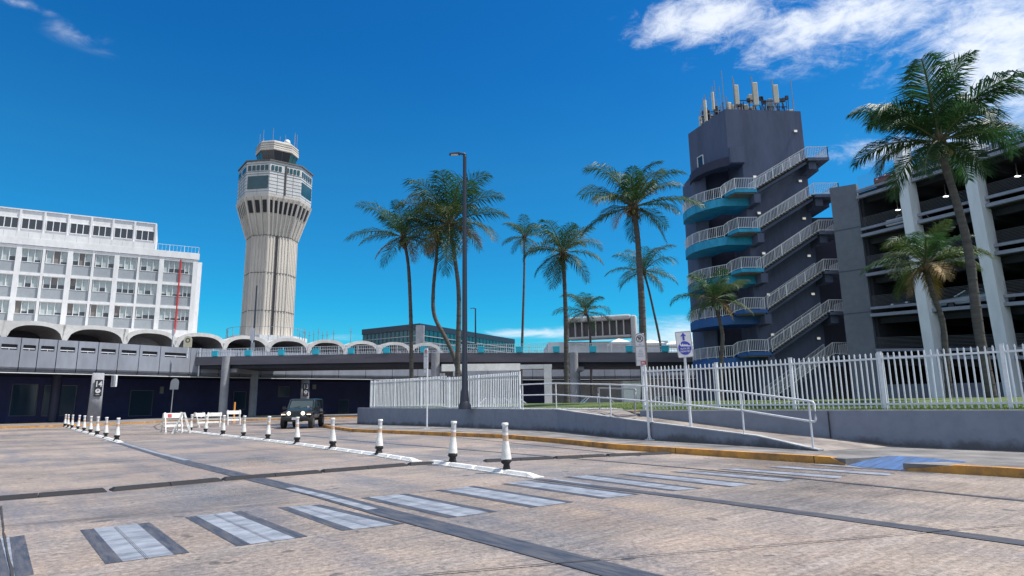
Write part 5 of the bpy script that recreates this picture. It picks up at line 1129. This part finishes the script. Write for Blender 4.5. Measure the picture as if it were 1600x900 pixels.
# local: front toward -Y, width X
mb = MB()
mb.hexa([(-.78, -.95, .62), (.78, -.95, .62), (.8, 2.1, .55), (-.8, 2.1, .55), (-.80, -.95, 1.2), (.80, -.95, 1.2), (.82, 2.1, 1.22), (-.82, 2.1, 1.22)])
mb.hexa([(-.58, -1.95, .62), (.58, -1.95, .62), (.76, -.94, .62), (-.76, -.94, .62), (-.56, -1.93, 1.12), (.56, -1.93, 1.12), (.74, -.94, 1.21), (-.74, -.94, 1.21)])
mb.build('body', 'jeep', jp, bevel=.04)
mb = MB(); mb.hexa([(-.52, -1.9, 1.122), (.52, -1.9, 1.122), (.68, -.96, 1.212), (-.68, -.96, 1.212), (-.45, -1.86, 1.16), (.45, -1.86, 1.16), (.62, -.98, 1.26), (-.62, -.98, 1.26)]); mb.build('bonnet', 'jeep', jp, bevel=.03)
mb = MB(); mb.hexa([(-.62, -2.02, .62), (.62, -2.02, .62), (.62, -1.953, .62), (-.62, -1.953, .62), (-.60, -2.0, 1.13), (.60, -2.0, 1.13), (.6, -1.953, 1.13), (-.6, -1.953, 1.13)]); gr = mb.build('grille', 'jeep', jp, bevel=.03)
mb = MB()
for i in range(7): x = -.255+i*.085; mb.box((x-.024, -2.03, .72), (x+.024, -2.018, 1.05))
mb.build('grille_slot', 'jeepk', gr)
for sg in (-1, 1):
    mb = MB(); mb.disc((sg*.42, -2.03, .93), (0, 1, 0), .115, .06, 24); hl = mb.build('headlight', 'head', jp)
    mb = MB(); mb.tube([(sg*.42+.125*math.cos(a*math.pi/10), -2.035, .93+.125*math.sin(a*math.pi/10)) for a in range(21)], .018, 6); mb.build('headlight_ring', 'jeepk', hl)
    mb = MB(); mb.hexa([(sg*.75-.19, -1.98, .88), (sg*.75+.19, -1.98, .88), (sg*.77+.19, -1.1, .98), (sg*.77-.17, -1.1, .98), (sg*.75-.19, -1.95, .95), (sg*.75+.19, -1.95, .95), (sg*.77+.19, -1.1, 1.06), (sg*.77-.17, -1.1, 1.06)]); fn = mb.build('fender', 'jeepk', jp, bevel=.03)
    mb = MB(); mb.box((sg*.77-.10, -1.998, .885), (sg*.77+.10, -1.982, .935)); mb.build('turn_signal', 'amber', fn); mb = MB(); mb.box((sg*.76-.12, -1.99, .84), (sg*.76+.12, -1.97, .878)); mb.build('running_light', 'head', fn)
    mb = MB(); mb.box((sg*.78-.14, 1.0, .9), (sg*.78+.19, 2.05, .98)); mb.build('fender', 'jeepk', jp, bevel=.02)
    mb = MB(); mb.disc((sg*.5, -2.2, .6), (0, 1, 0), .065, .05, 16); mb.build('fog_light', 'head', jp)
    mb = MB(); mb.beam((sg*.82, -.75, 1.2), (sg*1.0, -.8, 1.22), .05, .05); mb.box((sg*1.02-.1, -.88, 1.14), (sg*1.02+.1, -.76, 1.34)); mb.build('mirror', 'jeepk', jp, bevel=.02)
    mb = MB(); mb.box((sg*.822-.01, -.7, .62), (sg*.822+.01, .25, 1.19)); dr = mb.build('door', 'jeep', jp, bevel=.01); mb = MB(); mb.box((sg*.85-.02, .02, 1.05), (sg*.85+.02, .18, 1.09)); mb.build('handle', 'jeepk', dr)
    mb = MB(); mb.box((sg*.822-.01, .3, .62), (sg*.822+.01, 1.05, 1.19)); dr = mb.build('door', 'jeep', jp, bevel=.01)
    for (y0, y1) in ((-.55, .22), (.3, 1.0), (1.1, 1.95)):
        mb = MB(); mb.add([(sg*.805, y0, 1.23), (sg*.81, y1, 1.23), (sg*.755, y1, 1.72), (sg*.75, y0+(.22 if y0 < 0 else 0), 1.72)], [(0, 1, 2, 3)]); mb.build('side_window', 'wind', jp)
    mb = MB()
    for y0, y1 in ((.26, .26), (1.05, 1.05), (2.02, 2.02)): mb.beam((sg*.81, y0, 1.2), (sg*.755, y1, 1.75), .09, .06)
    mb.beam((sg*.80, -.78, 1.2), (sg*.73, -.42, 1.76), .07, .07); mb.build('pillar', 'jeep', jp)
    for y in (-1.45, 1.5):
        mb = MB(); mb.tube([(sg*.70, y, .41), (sg*.72, y, .41), (sg*.94, y, .41), (sg*.96, y, .41)], [.37, .41, .41, .37], 24, smooth=False); w_ = mb.build('wheel', 'tyre', jp); m3 = MB(); m3.disc((sg*.965, y, .41), (1, 0, 0), .22, .02, 18); m3.build('rim', 'rim', w_)
mb = MB(); mb.add([(-.72, -.80, 1.24), (.72, -.80, 1.24), (.66, -.44, 1.74), (-.66, -.44, 1.74)], [(0, 1, 2, 3)]); mb.build('windscreen', 'wind', jp)
mb = MB(); mb.beam((-.79, -.79, 1.23), (.79, -.79, 1.23), .07, .08); mb.beam((-.73, -.43, 1.77), (.73, -.43, 1.77), .08, .08); mb.build('windscreen_frame', 'jeep', jp)
mb = MB(); mb.hexa([(-.76, -.43, 1.74), (.76, -.43, 1.74), (.78, 2.08, 1.74), (-.78, 2.08, 1.74), (-.72, -.38, 1.83), (.72, -.38, 1.83), (.74, 2.03, 1.83), (-.74, 2.03, 1.83)]); mb.build('roof', 'jeep', jp, bevel=.03)
mb = MB(); mb.box((-.82, -2.3, .52), (.82, -2.06, .72)); mb.box((-.45, -2.28, .42), (.45, -2.1, .52)); mb.build('bumper', 'jeepk', jp, bevel=.03)
mb = MB(); mb.box((-.7, 1.9, 1.24), (.7, 2.1, 1.74)); mb.build('rear_panel', 'jeepk', jp); mb = MB(); mb.box((.4, -.83, 1.28), (.52, -.815, 1.36)); mb.build('windscreen_sticker', 'sign', jp); mb = MB(); mb.box((-.08, -.47, 1.55), (.08, -.46, 1.6)); mb.build('rear_view_mirror', 'headg', jp)
mb = MB(); mb.box((-.17, -2.32, .55), (.17, -2.305, .69)); mb.build('number_plate', 'sign', jp)
for x_ in (-.45, .15): mb = MB(); mb.beam((x_, -.83, 1.26), (x_+.42, -.74, 1.38), .015, .02); mb.build('wiper', 'jeepk', jp)
mb = MB(); mb.box((-.72, -1.8, .45), (.72, 2.0, .6)); mb.build('chassis', 'jeepk', jp)
q = G(459, 669.5); jp.location = (q.x+.1, q.y+1.5, 0); jp.rotation_euler = (0, 0, .10); jp.scale = (1.06, 1.06, 1.06)
# ------------------------------------------------------------------ A-frame barricades
br = proto('barricade', '', 'barricade', 'white folding barricades at the end of the delineator row')
for sx in (-.5, .5):
    for sy in (-1, 1):
        mb = MB(); mb.beam((sx*.85, sy*.42, 0), (sx*.85, sy*.03, 1.08), .07, .05, up=(1, 0, 0)); mb.box((sx*.85-.05, sy*.42-.05, 0), (sx*.85+.05, sy*.42+.05, .04)); mb.build('leg', 'plastic', br)
for sy in (-1, 1):
    mb = MB(); mb.hexa([(-.5, sy*.135-.015, .78), (.5, sy*.135-.015, .78), (.5, sy*.135+.015, .78), (-.5, sy*.135+.015, .78), (-.5, sy*.055-.015, 1.05), (.5, sy*.055-.015, 1.05), (.5, sy*.055+.015, 1.05), (-.5, sy*.055+.015, 1.05)]); mb.build('top_board', 'plastic', br)
    mb = MB(); mb.hexa([(-.5, sy*.27-.012, .3), (.5, sy*.27-.012, .3), (.5, sy*.27+.012, .3), (-.5, sy*.27+.012, .3), (-.5, sy*.235-.012, .42), (.5, sy*.235-.012, .42), (.5, sy*.235+.012, .42), (-.5, sy*.235+.012, .42)]); mb.build('lower_board', 'plastic', br)
    mb = MB(); mb.beam((-.42, sy*.40, .1), (.42, sy*.40, .1), .03, .05) if False else mb.beam((-.42, sy*.2, .55), (.42, sy*.2, .55), .03, .05); mb.build('crossbar', 'plastic', br)
bs = [((268, 675), .8, 'white A-frame barricade at the left with a red mark on its board'), ((284, 676.5), 2.0, 'white A-frame barricade turned sideways beside the one with the red mark'), ((310, 668), 1.35, 'white A-frame barricade seen end-on, third from the left'), ((334, 667), .4, 'white A-frame barricade with wide board, behind the row of delineators'), ((364, 663.5), .6, 'white A-frame barricade furthest right, next to the orange stake')]
for i, (p, yw, lb_) in enumerate(bs): g = G(*p); o_ = place(br, i > 0, (g.x, g.y, 0), yw, lb_, sc=1.08 if i < 2 else (1.0 if i < 4 else 1.1)); last_ = o_ if i == 0 else last_
mb = MB(); mb.hexa([(-.3, -.155, .83), (-.1, -.155, .83), (-.1, -.148, .83), (-.3, -.148, .83), (-.3, -.105, 1.0), (-.1, -.105, 1.0), (-.1, -.098, 1.0), (-.3, -.098, 1.0)]); rs_ = mb.build('red_sticker', 'signr'); rs_.parent = last_
p = G(365, 660); mb = MB(); mb.tube([(p.x, p.y, 0), (p.x, p.y, 1.9)], [.09, .07], 10); mb.tube([(p.x, p.y, 0), (p.x, p.y, .05)], .22, 14); tag(mb.build('marker_post', 'orange', loc=(p.x, p.y, 0)), 'thin orange marker stake behind the rightmost barricade', 'marker post')
# half round sign seen from behind
p = G(266, 656); t = thing('road_sign', p, 'round-topped road sign seen from its grey back near the barricades', 'road sign'); q = P(272, 593, p.y); mb = MB(); mb.tube([p, V(q.x, p.y, q.z)], .06, 8); mb.build('post', 'metal', t)
plate(t, V(q.x+.15, p.y-.07, q.z-.55), V(1, 0, 0), V(.05, 0, 1).normalized(), 1.05, 1.35, True, 'signback')
# signs on the upper road
def upsign(px_, y0, y1, Y, w, mt, rt, label, y2=550, h_=None):
    q = P(px_, y0, Y); q2 = P(px_-1, y1, Y); t = thing('road_sign', (q.x, Y, 8.5), label, 'road sign', 'signs on the upper road'); mb = MB(); mb.beam(V(q2.x, Y+.1, 7.6), V(q.x, Y+.1, q.z), .14, .14); mb.build('post', 'fence', t); h = q.z-q2.z
    s, _ = plate(t, V(q.x, Y, q.z-h/2), V(1, 0, 0), V(0, 0, 1), w, h, rt, mt, .05); return t, s, q, h
t, s, q, h = upsign(294, 525, 543, 78, 1.05, 'yellow', True, 'cream round-topped sign with a ring in front of a vault')
ringf(s, 'ring', V(q.x, 78, q.z-h/2), V(1, 0, 0), V(0, 0, 1), (0, .18), .18, .3, 'signk', .01)
upsign(394.5, 513, 532, 84, .55, 'sign', False, 'narrow white sign on a post below the slim lamp, upper plate'); upsign(395, 535, 547, 84, .5, 'signback', False, 'small grey plate on the post just under the narrow white sign')
upsign(271, 514, 524, 80, .35, 'sign', False, 'thin white sign post under the red pipe of the hotel')
# ------------------------------------------------------------------ palms
def frond(mb, org, az, el, L_, droop, rg, dens, ll, mi, wind=0.):
    n = 12; pts = [V(*org)]; e = el; d = V(math.cos(az), math.sin(az), 0); step = L_/n; p = V(*org); tw = rg.uniform(-.25, .25)
    for i in range(n):
        s = (i+.5)/n; p = p+(d*math.cos(e)+V(0, 0, math.sin(e)))*step; p = p+V(wind, 0, 0)*s*step; pts.append(V(*p)); e -= droop*(.35+1.5*s*s)/n*(1.15 if e > -1.2 else 0)
    mb.tube(pts, [.045*(1-.85*i/n)*L_/3.5+.006 for i in range(n+1)], 4, 3)
    side_ = V(-d.y, d.x, 0); m_ = int(dens)
    lens_ = rg.uniform(.85, 1.1)
    for i in range(m_):
        s = .12+.88*(i+.5)/m_; k = min(n-1, int(s*n)); f_ = s*n-k; base = pts[k]+(pts[k+1]-pts[k])*f_; tan = (pts[k+1]-pts[k]).normalized(); up = side_.cross(tan).normalized()
        if up.z < 0: up = -up
        prof = (min(1, (s-.1)/.22)**.7)*(1-.72*max(0, (s-.5)/.5)**1.7)
        for sg in (-1, 1):
            if rg.random() < .03: continue
            l = ll*prof*rg.uniform(.82, 1.12)*lens_; sweep = .45+.55*s+rg.uniform(-.1, .1)
            dirn = (side_*sg*math.cos(sweep)+tan*math.sin(sweep)+up*(.25-.3*rg.random()+sg*tw)).normalized()
            w = .020*L_/3.5*(1-.3*s)+.009
            p1 = base+dirn*l*.5; hang = rg.uniform(.5, 1.5)
            d2 = (dirn+V(0, 0, -1)*hang*.8).normalized(); p2 = p1+d2*l*.5
            wv = tan*w
            mb.add([base-wv*.5, base+wv*.5, p1+wv, p1-wv, p2], [(0, 1, 2, 3), (3, 2, 4)], mi)
def palm(label, Y, trunk_px, r0, r1, Rpx, nf, seed, dens=30, wind=0., pale=.12, dead=.05, coco=True, low=-.6, zb=None, fl=1., shape=1.):
    rg = random.Random(seed); pts = [P(x, y, Y) for x, y in trunk_px]
    if zb is not None:
        d = (pts[0]-pts[1]); 
        if pts[0].z > zb: pts = [V(pts[0].x+d.x*(pts[0].z-zb)/max(.5, -d.z)*.3, Y, zb)]+pts
        else: pts[0].z = zb
    # smooth resample
    sm = []
    for i in range(len(pts)-1):
        p0 = pts[max(i-1, 0)]; p1 = pts[i]; p2 = pts[i+1]; p3 = pts[min(i+2, len(pts)-1)]; k = max(3, int((p2-p1).length/.25))
        for j in range(k):
            t = j/k; sm.append(.5*((2*p1)+(p2-p0)*t+(2*p0-5*p1+4*p2-p3)*t*t+(3*p1-p0-3*p2+p3)*t**3))
    sm.append(pts[-1]); n = len(sm); rs = [r0+(r1-r0)*min(1, i/n*1.15)+(r0*.45*max(0, 1-i/n*9))+rg.uniform(-.008, .008) for i in range(n)]
    t = thing('palm_tree', sm[0], label, 'palm tree', 'coconut palms'); mb = MB(); mb.tube(sm, rs, 10)
    acc = 0; nxt = .0
    for i in range(n-1):
        acc += (sm[i+1]-sm[i]).length
        if acc > nxt and Y < 60: d_ = (sm[i+1]-sm[i]).normalized(); mb.tube([sm[i]-d_*.02, sm[i], sm[i]+d_*.03], [rs[i]*.98, rs[i]*1.07+.004, rs[i]*.98], 10, cap=False); nxt = acc+rg.uniform(.22, .5)
    mb.build('trunk', 'trunk', t); c = sm[-1]; L_ = Rpx/985*Y*1.08
    m2 = MB(); m2.tube([c-V(0, 0, .5), c-V(0, 0, .2), c+V(0, 0, .15), c+V(0, 0, .55)], [r1*1.1, r1*1.9, r1*1.7, r1*.6], 10)
    for i in range(26):
        a = rg.uniform(0, 6.28); m2.beam(c+V(math.cos(a)*r1, math.sin(a)*r1, rg.uniform(-.35, .2)), c+V(math.cos(a)*r1*rg.uniform(2, 4), math.sin(a)*r1*rg.uniform(2, 4), rg.uniform(-.9, .4)), .035, .05)
    m2.build('crownshaft', 'trunkd', t)
    mb = MB()
    nf = int(nf*.82)
    for i in range(nf):
        u = (i+.5)/nf; az = i*2.39996+rg.uniform(-.3, .3); el = 1.45-(1.45-low)*u**1.12+rg.uniform(-.2, .2); l = L_*(.80+.25*math.sin(math.pi*min(1, u*1.15)))*rg.uniform(.9, 1.08)*fl
        dr = (1.1+.9*rg.random())*(1.0 if el > .2 else .8)*shape; mi = 0; l *= 1+.12*math.sin(az*2+seed)
        x = rg.random()
        if u > .86 and x < dead*6: mi = 2; l *= .85
        elif x < pale*(2.2 if u > .55 else .8): mi = 1
        frond(mb, c+V(math.cos(az), math.sin(az), 0)*r1*.6+V(0, 0, .1), az, el, l, dr, rg, dens*1.9, l*.39, mi, wind)
    mb.build('crown', ['leaf', 'leafy', 'leafd', 'rachis'], t)
    if coco:
        for i in range(7):
            a = rg.uniform(0, 6.28); m3 = MB(); m3.ball(c+V(math.cos(a)*r1*2.2, math.sin(a)*r1*2.2, -.25-rg.random()*.35), .13, 6, sc=(1, 1, 1.2)); m3.build('coconut', 'coco', t)
    return t
palm('leftmost palm tree with wind-swept crown and dark slender trunk', 50, [(645, 640), (643, 587), (642, 500), (638, 415), (630, 372)], .19, .13, 70, 24, 21, wind=-.28, zb=0.3, pale=.1)
palm('palm tree with a strongly kinked trunk behind the lamp pole', 49, [(729, 628), (711, 562), (697, 530), (679, 494), (677, 455), (682, 401), (684, 372)], .20, .13, 60, 20, 22, wind=-.1, zb=.9, coco=False)
palm('large palm tree with drooping fronds crossing behind the lamp pole', 47, [(716, 628), (715, 572), (717, 464), (710, 400), (702, 352)], .22, .15, 98, 30, 23, dens=36, zb=1.1, pale=.25, dead=.1)
palm('very slender tall palm tree rising behind the bridge right of the lamp pole', 88, [(814, 610), (816, 532), (819, 430), (819, 372)], .22, .15, 42, 20, 24, zb=0., wind=-.1, coco=False, dens=26)
palm('palm tree left of the louvre screen, trunk in front of the bridge', 50, [(886, 630), (885, 581), (884, 500), (881, 420), (879, 396)], .22, .16, 70, 26, 25, zb=1.0, low=-.8)
palm('small palm tree in front of the louvre screen', 88, [(924, 600), (922.6, 533), (919, 498), (915, 488)], .2, .15, 46, 22, 26, zb=0., coco=False, dens=26)
palm('tallest middle palm tree with upright crown, left of the stair tower', 40, [(1010, 632), (1006, 570), (1003, 480), (1000, 430), (996, 370), (990, 325)], .27, .17, 90, 28, 27, dens=36, zb=1.35, low=-.55, shape=.9, wind=.05)
palm('palm tree with leaning thin trunk behind the tallest middle palm', 86, [(1040, 600), (1031, 533), (1021, 485), (1014, 454), (1006, 425)], .2, .14, 56, 24, 28, zb=0., coco=False, dens=26)
palm('palm tree standing in front of the lower stair tower balconies', 50, [(1126, 632), (1127, 562), (1129, 525), (1124, 500), (1117, 470)], .2, .13, 60, 24, 29, zb=1.35, pale=.3, coco=False)
palm('huge nearest palm tree with feathery crown over the garage roof', 24.5, [(1552, 632), (1530, 520), (1513, 390), (1493, 311), (1474, 250), (1468, 224)], .21, .145, 140, 27, 30, dens=60, zb=1.14, low=-.35, pale=.06, dead=.0, shape=1.15)
palm('short palm tree with yellowish fronds in front of the pale garage column', 31, [(1484, 625), (1478, 560), (1472, 500), (1456, 455), (1447, 415)], .17, .12, 88, 22, 31, dens=44, zb=1.2, pale=.45, dead=.25, coco=False)
# ------------------------------------------------------------------ world, sun, render settings
W = bpy.data.worlds.new('World'); SC.world = W; W.use_nodes = True; nt = W.node_tree; N = nt.nodes; L = nt.links
AZ, EL = math.radians(92), math.radians(61)
sky = N.new('ShaderNodeTexSky'); sky.sky_type = 'NISHITA'; sky.sun_disc = False; sky.sun_elevation = EL; sky.sun_rotation = AZ; sky.air_density = 1.0; sky.dust_density = .3; sky.ozone_density = 2.5
bg = N['Background']; bg.inputs['Strength'].default_value = .11
tc = N.new('ShaderNodeTexCoord'); sx = N.new('ShaderNodeSeparateXYZ'); L.new(tc.outputs['Generated'], sx.inputs[0])
def mth(op, a, b=None, c=None, clamp=False):
    n = N.new('ShaderNodeMath'); n.operation = op; n.use_clamp = clamp
    for i, v in enumerate((a, b, c)):
        if v is None: continue
        if isinstance(v, (int, float)): n.inputs[i].default_value = v
        else: L.new(v, n.inputs[i])
    return n.outputs[0]
def sm(v, a, b): n = N.new('ShaderNodeMapRange'); n.interpolation_type = 'SMOOTHSTEP'; n.inputs['From Min'].default_value = a; n.inputs['From Max'].default_value = b; L.new(v, n.inputs['Value']); return n.outputs[0]
az = mth('ARCTAN2', sx.outputs[0], sx.outputs[1]); el = mth('ARCSINE', sx.outputs[2])
hs = N.new('ShaderNodeHueSaturation'); hs.inputs['Saturation'].default_value = 1.35; hs.inputs['Value'].default_value = 1.; L.new(sky.outputs[0], hs.inputs['Color'])
gr = N.new('ShaderNodeValToRGB'); cr = gr.color_ramp; cr.elements[0].position = 0.; cr.elements[0].color = (.62, .68, .68, 1); cr.elements[1].position = 1; cr.elements[1].color = (.16, .58, .78, 1)
for p_, c_ in ((.05, (.26, .68, .76, 1)), (.09, (.13, .68, .77, 1)), (.15, (.09, .69, .80, 1)), (.36, (.21, .71, .79, 1)), (.5, (.155, .65, .81, 1))): e = cr.elements.new(p_); e.color = c_
L.new(sx.outputs[2], gr.inputs[0])
ml = N.new('ShaderNodeMix'); ml.data_type = 'RGBA'; ml.blend_type = 'MULTIPLY'; ml.inputs['Factor'].default_value = 1.; L.new(hs.outputs[0], ml.inputs['A']); L.new(gr.outputs[0], ml.inputs['B'])
def dirof(px, py): d = ray(px, py).normalized(); return math.atan2(d.x, d.y), math.asin(d.z)
def cnoise(s, sxx, syy, d=8, r=.62, off=(0, 0), rot=0.):
    cb = N.new('ShaderNodeCombineXYZ'); L.new(az, cb.inputs[0]); L.new(el, cb.inputs[1]); mp = N.new('ShaderNodeMapping'); mp.inputs['Scale'].default_value = (sxx, syy, 1); mp.inputs['Location'].default_value = (*off, 0); mp.inputs['Rotation'].default_value = (0, 0, rot); L.new(cb.outputs[0], mp.inputs[0])
    n = N.new('ShaderNodeTexNoise'); n.inputs['Scale'].default_value = s; n.inputs['Detail'].default_value = d; n.inputs['Roughness'].default_value = r; n.inputs['Distortion'].default_value = .6; L.new(mp.outputs[0], n.inputs['Vector']); return n.outputs['Fac']
def blob(px, py, rx, ry, tilt=0.):
    a0, e0 = dirof(px, py); a1, _ = dirof(px+rx, py); _, e1 = dirof(px, py-ry); ra = abs(a1-a0); re = abs(e1-e0)
    u = mth('DIVIDE', mth('SUBTRACT', az, a0), ra); v = mth('DIVIDE', mth('SUBTRACT', el, e0), re)
    if tilt: v = mth('ADD', v, mth('MULTIPLY', u, tilt))
    d2 = mth('ADD', mth('MULTIPLY', u, u), mth('MULTIPLY', v, v)); return mth('SUBTRACT', 1., mth('SQRT', d2))
m_ = blob(1590, 80, 360, 210, -.2); m2_ = blob(1120, 25, 190, 50); m3_ = blob(1380, 235, 130, 30); m4_ = blob(1330, 30, 330, 75)
mk_ = mth('MAXIMUM', mth('MAXIMUM', m_, m2_), mth('MAXIMUM', mth('MULTIPLY', m3_, .9), m4_))
n1 = cnoise(7, 1., 2.4, rot=.35); n2 = cnoise(26, 1., 1.8, 6, .7, (3, 1), rot=.5)
den = mth('ADD', mth('ADD', mth('MULTIPLY', mk_, .85), mth('MULTIPLY', mth('SUBTRACT', n1, .5), 1.7)), mth('MULTIPLY', mth('SUBTRACT', n2, .5), 1.1)); c1 = mth('MULTIPLY', sm(den, .0, .95), sm(mk_, -.25, .15))
h1 = blob(1075, 545, 330, 62); h2 = blob(850, 520, 120, 12); h3 = blob(140, 60, 85, 26); h4 = blob(540, 530, 60, 12); h5 = blob(30, 5, 80, 14)
mh = mth('MAXIMUM', mth('MAXIMUM', h1, h2), mth('MAXIMUM', mth('MULTIPLY', h4, .6), mth('MULTIPLY', mth('MAXIMUM', h3, h5), .42)))
n3 = cnoise(9, 1., 3.2, 7, .6, (5, 2)); dh = mth('ADD', mth('MULTIPLY', mh, .7), mth('MULTIPLY', mth('SUBTRACT', n3, .5), 1.6)); c2 = mth('MULTIPLY', sm(dh, .05, .8), sm(mh, -.05, .3))
nb = cnoise(2.2, 1., 2., 6, .6, (9, 4)); back = mth('MULTIPLY', sm(mth('MULTIPLY', sx.outputs[1], -1.), -.05, .35), sm(nb, .30, .55))   # unseen bright cloud added behind the camera to fill-light the walls facing it
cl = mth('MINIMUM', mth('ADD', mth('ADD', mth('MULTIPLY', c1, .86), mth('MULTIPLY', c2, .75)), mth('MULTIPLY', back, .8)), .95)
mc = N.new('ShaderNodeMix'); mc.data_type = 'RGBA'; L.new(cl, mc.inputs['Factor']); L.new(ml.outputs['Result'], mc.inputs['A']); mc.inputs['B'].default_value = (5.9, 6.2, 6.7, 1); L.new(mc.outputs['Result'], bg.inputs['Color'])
sl = bpy.data.lights.new('sun', 'SUN'); sl.energy = 4.3; sl.angle = math.radians(.53); sl.color = (1, .95, .87); so = bpy.data.objects.new('sun', sl); C.objects.link(so)
sd_ = V(math.sin(AZ)*math.cos(EL), math.cos(AZ)*math.cos(EL), math.sin(EL)); so.rotation_euler = sd_.to_track_quat('Z', 'Y').to_euler()
SC.view_settings.view_transform = 'Standard'; SC.view_settings.look = 'None'; SC.view_settings.exposure = .66; SC.view_settings.gamma = 1; SC.view_settings.use_curve_mapping = False
SC.render.engine = 'CYCLES'
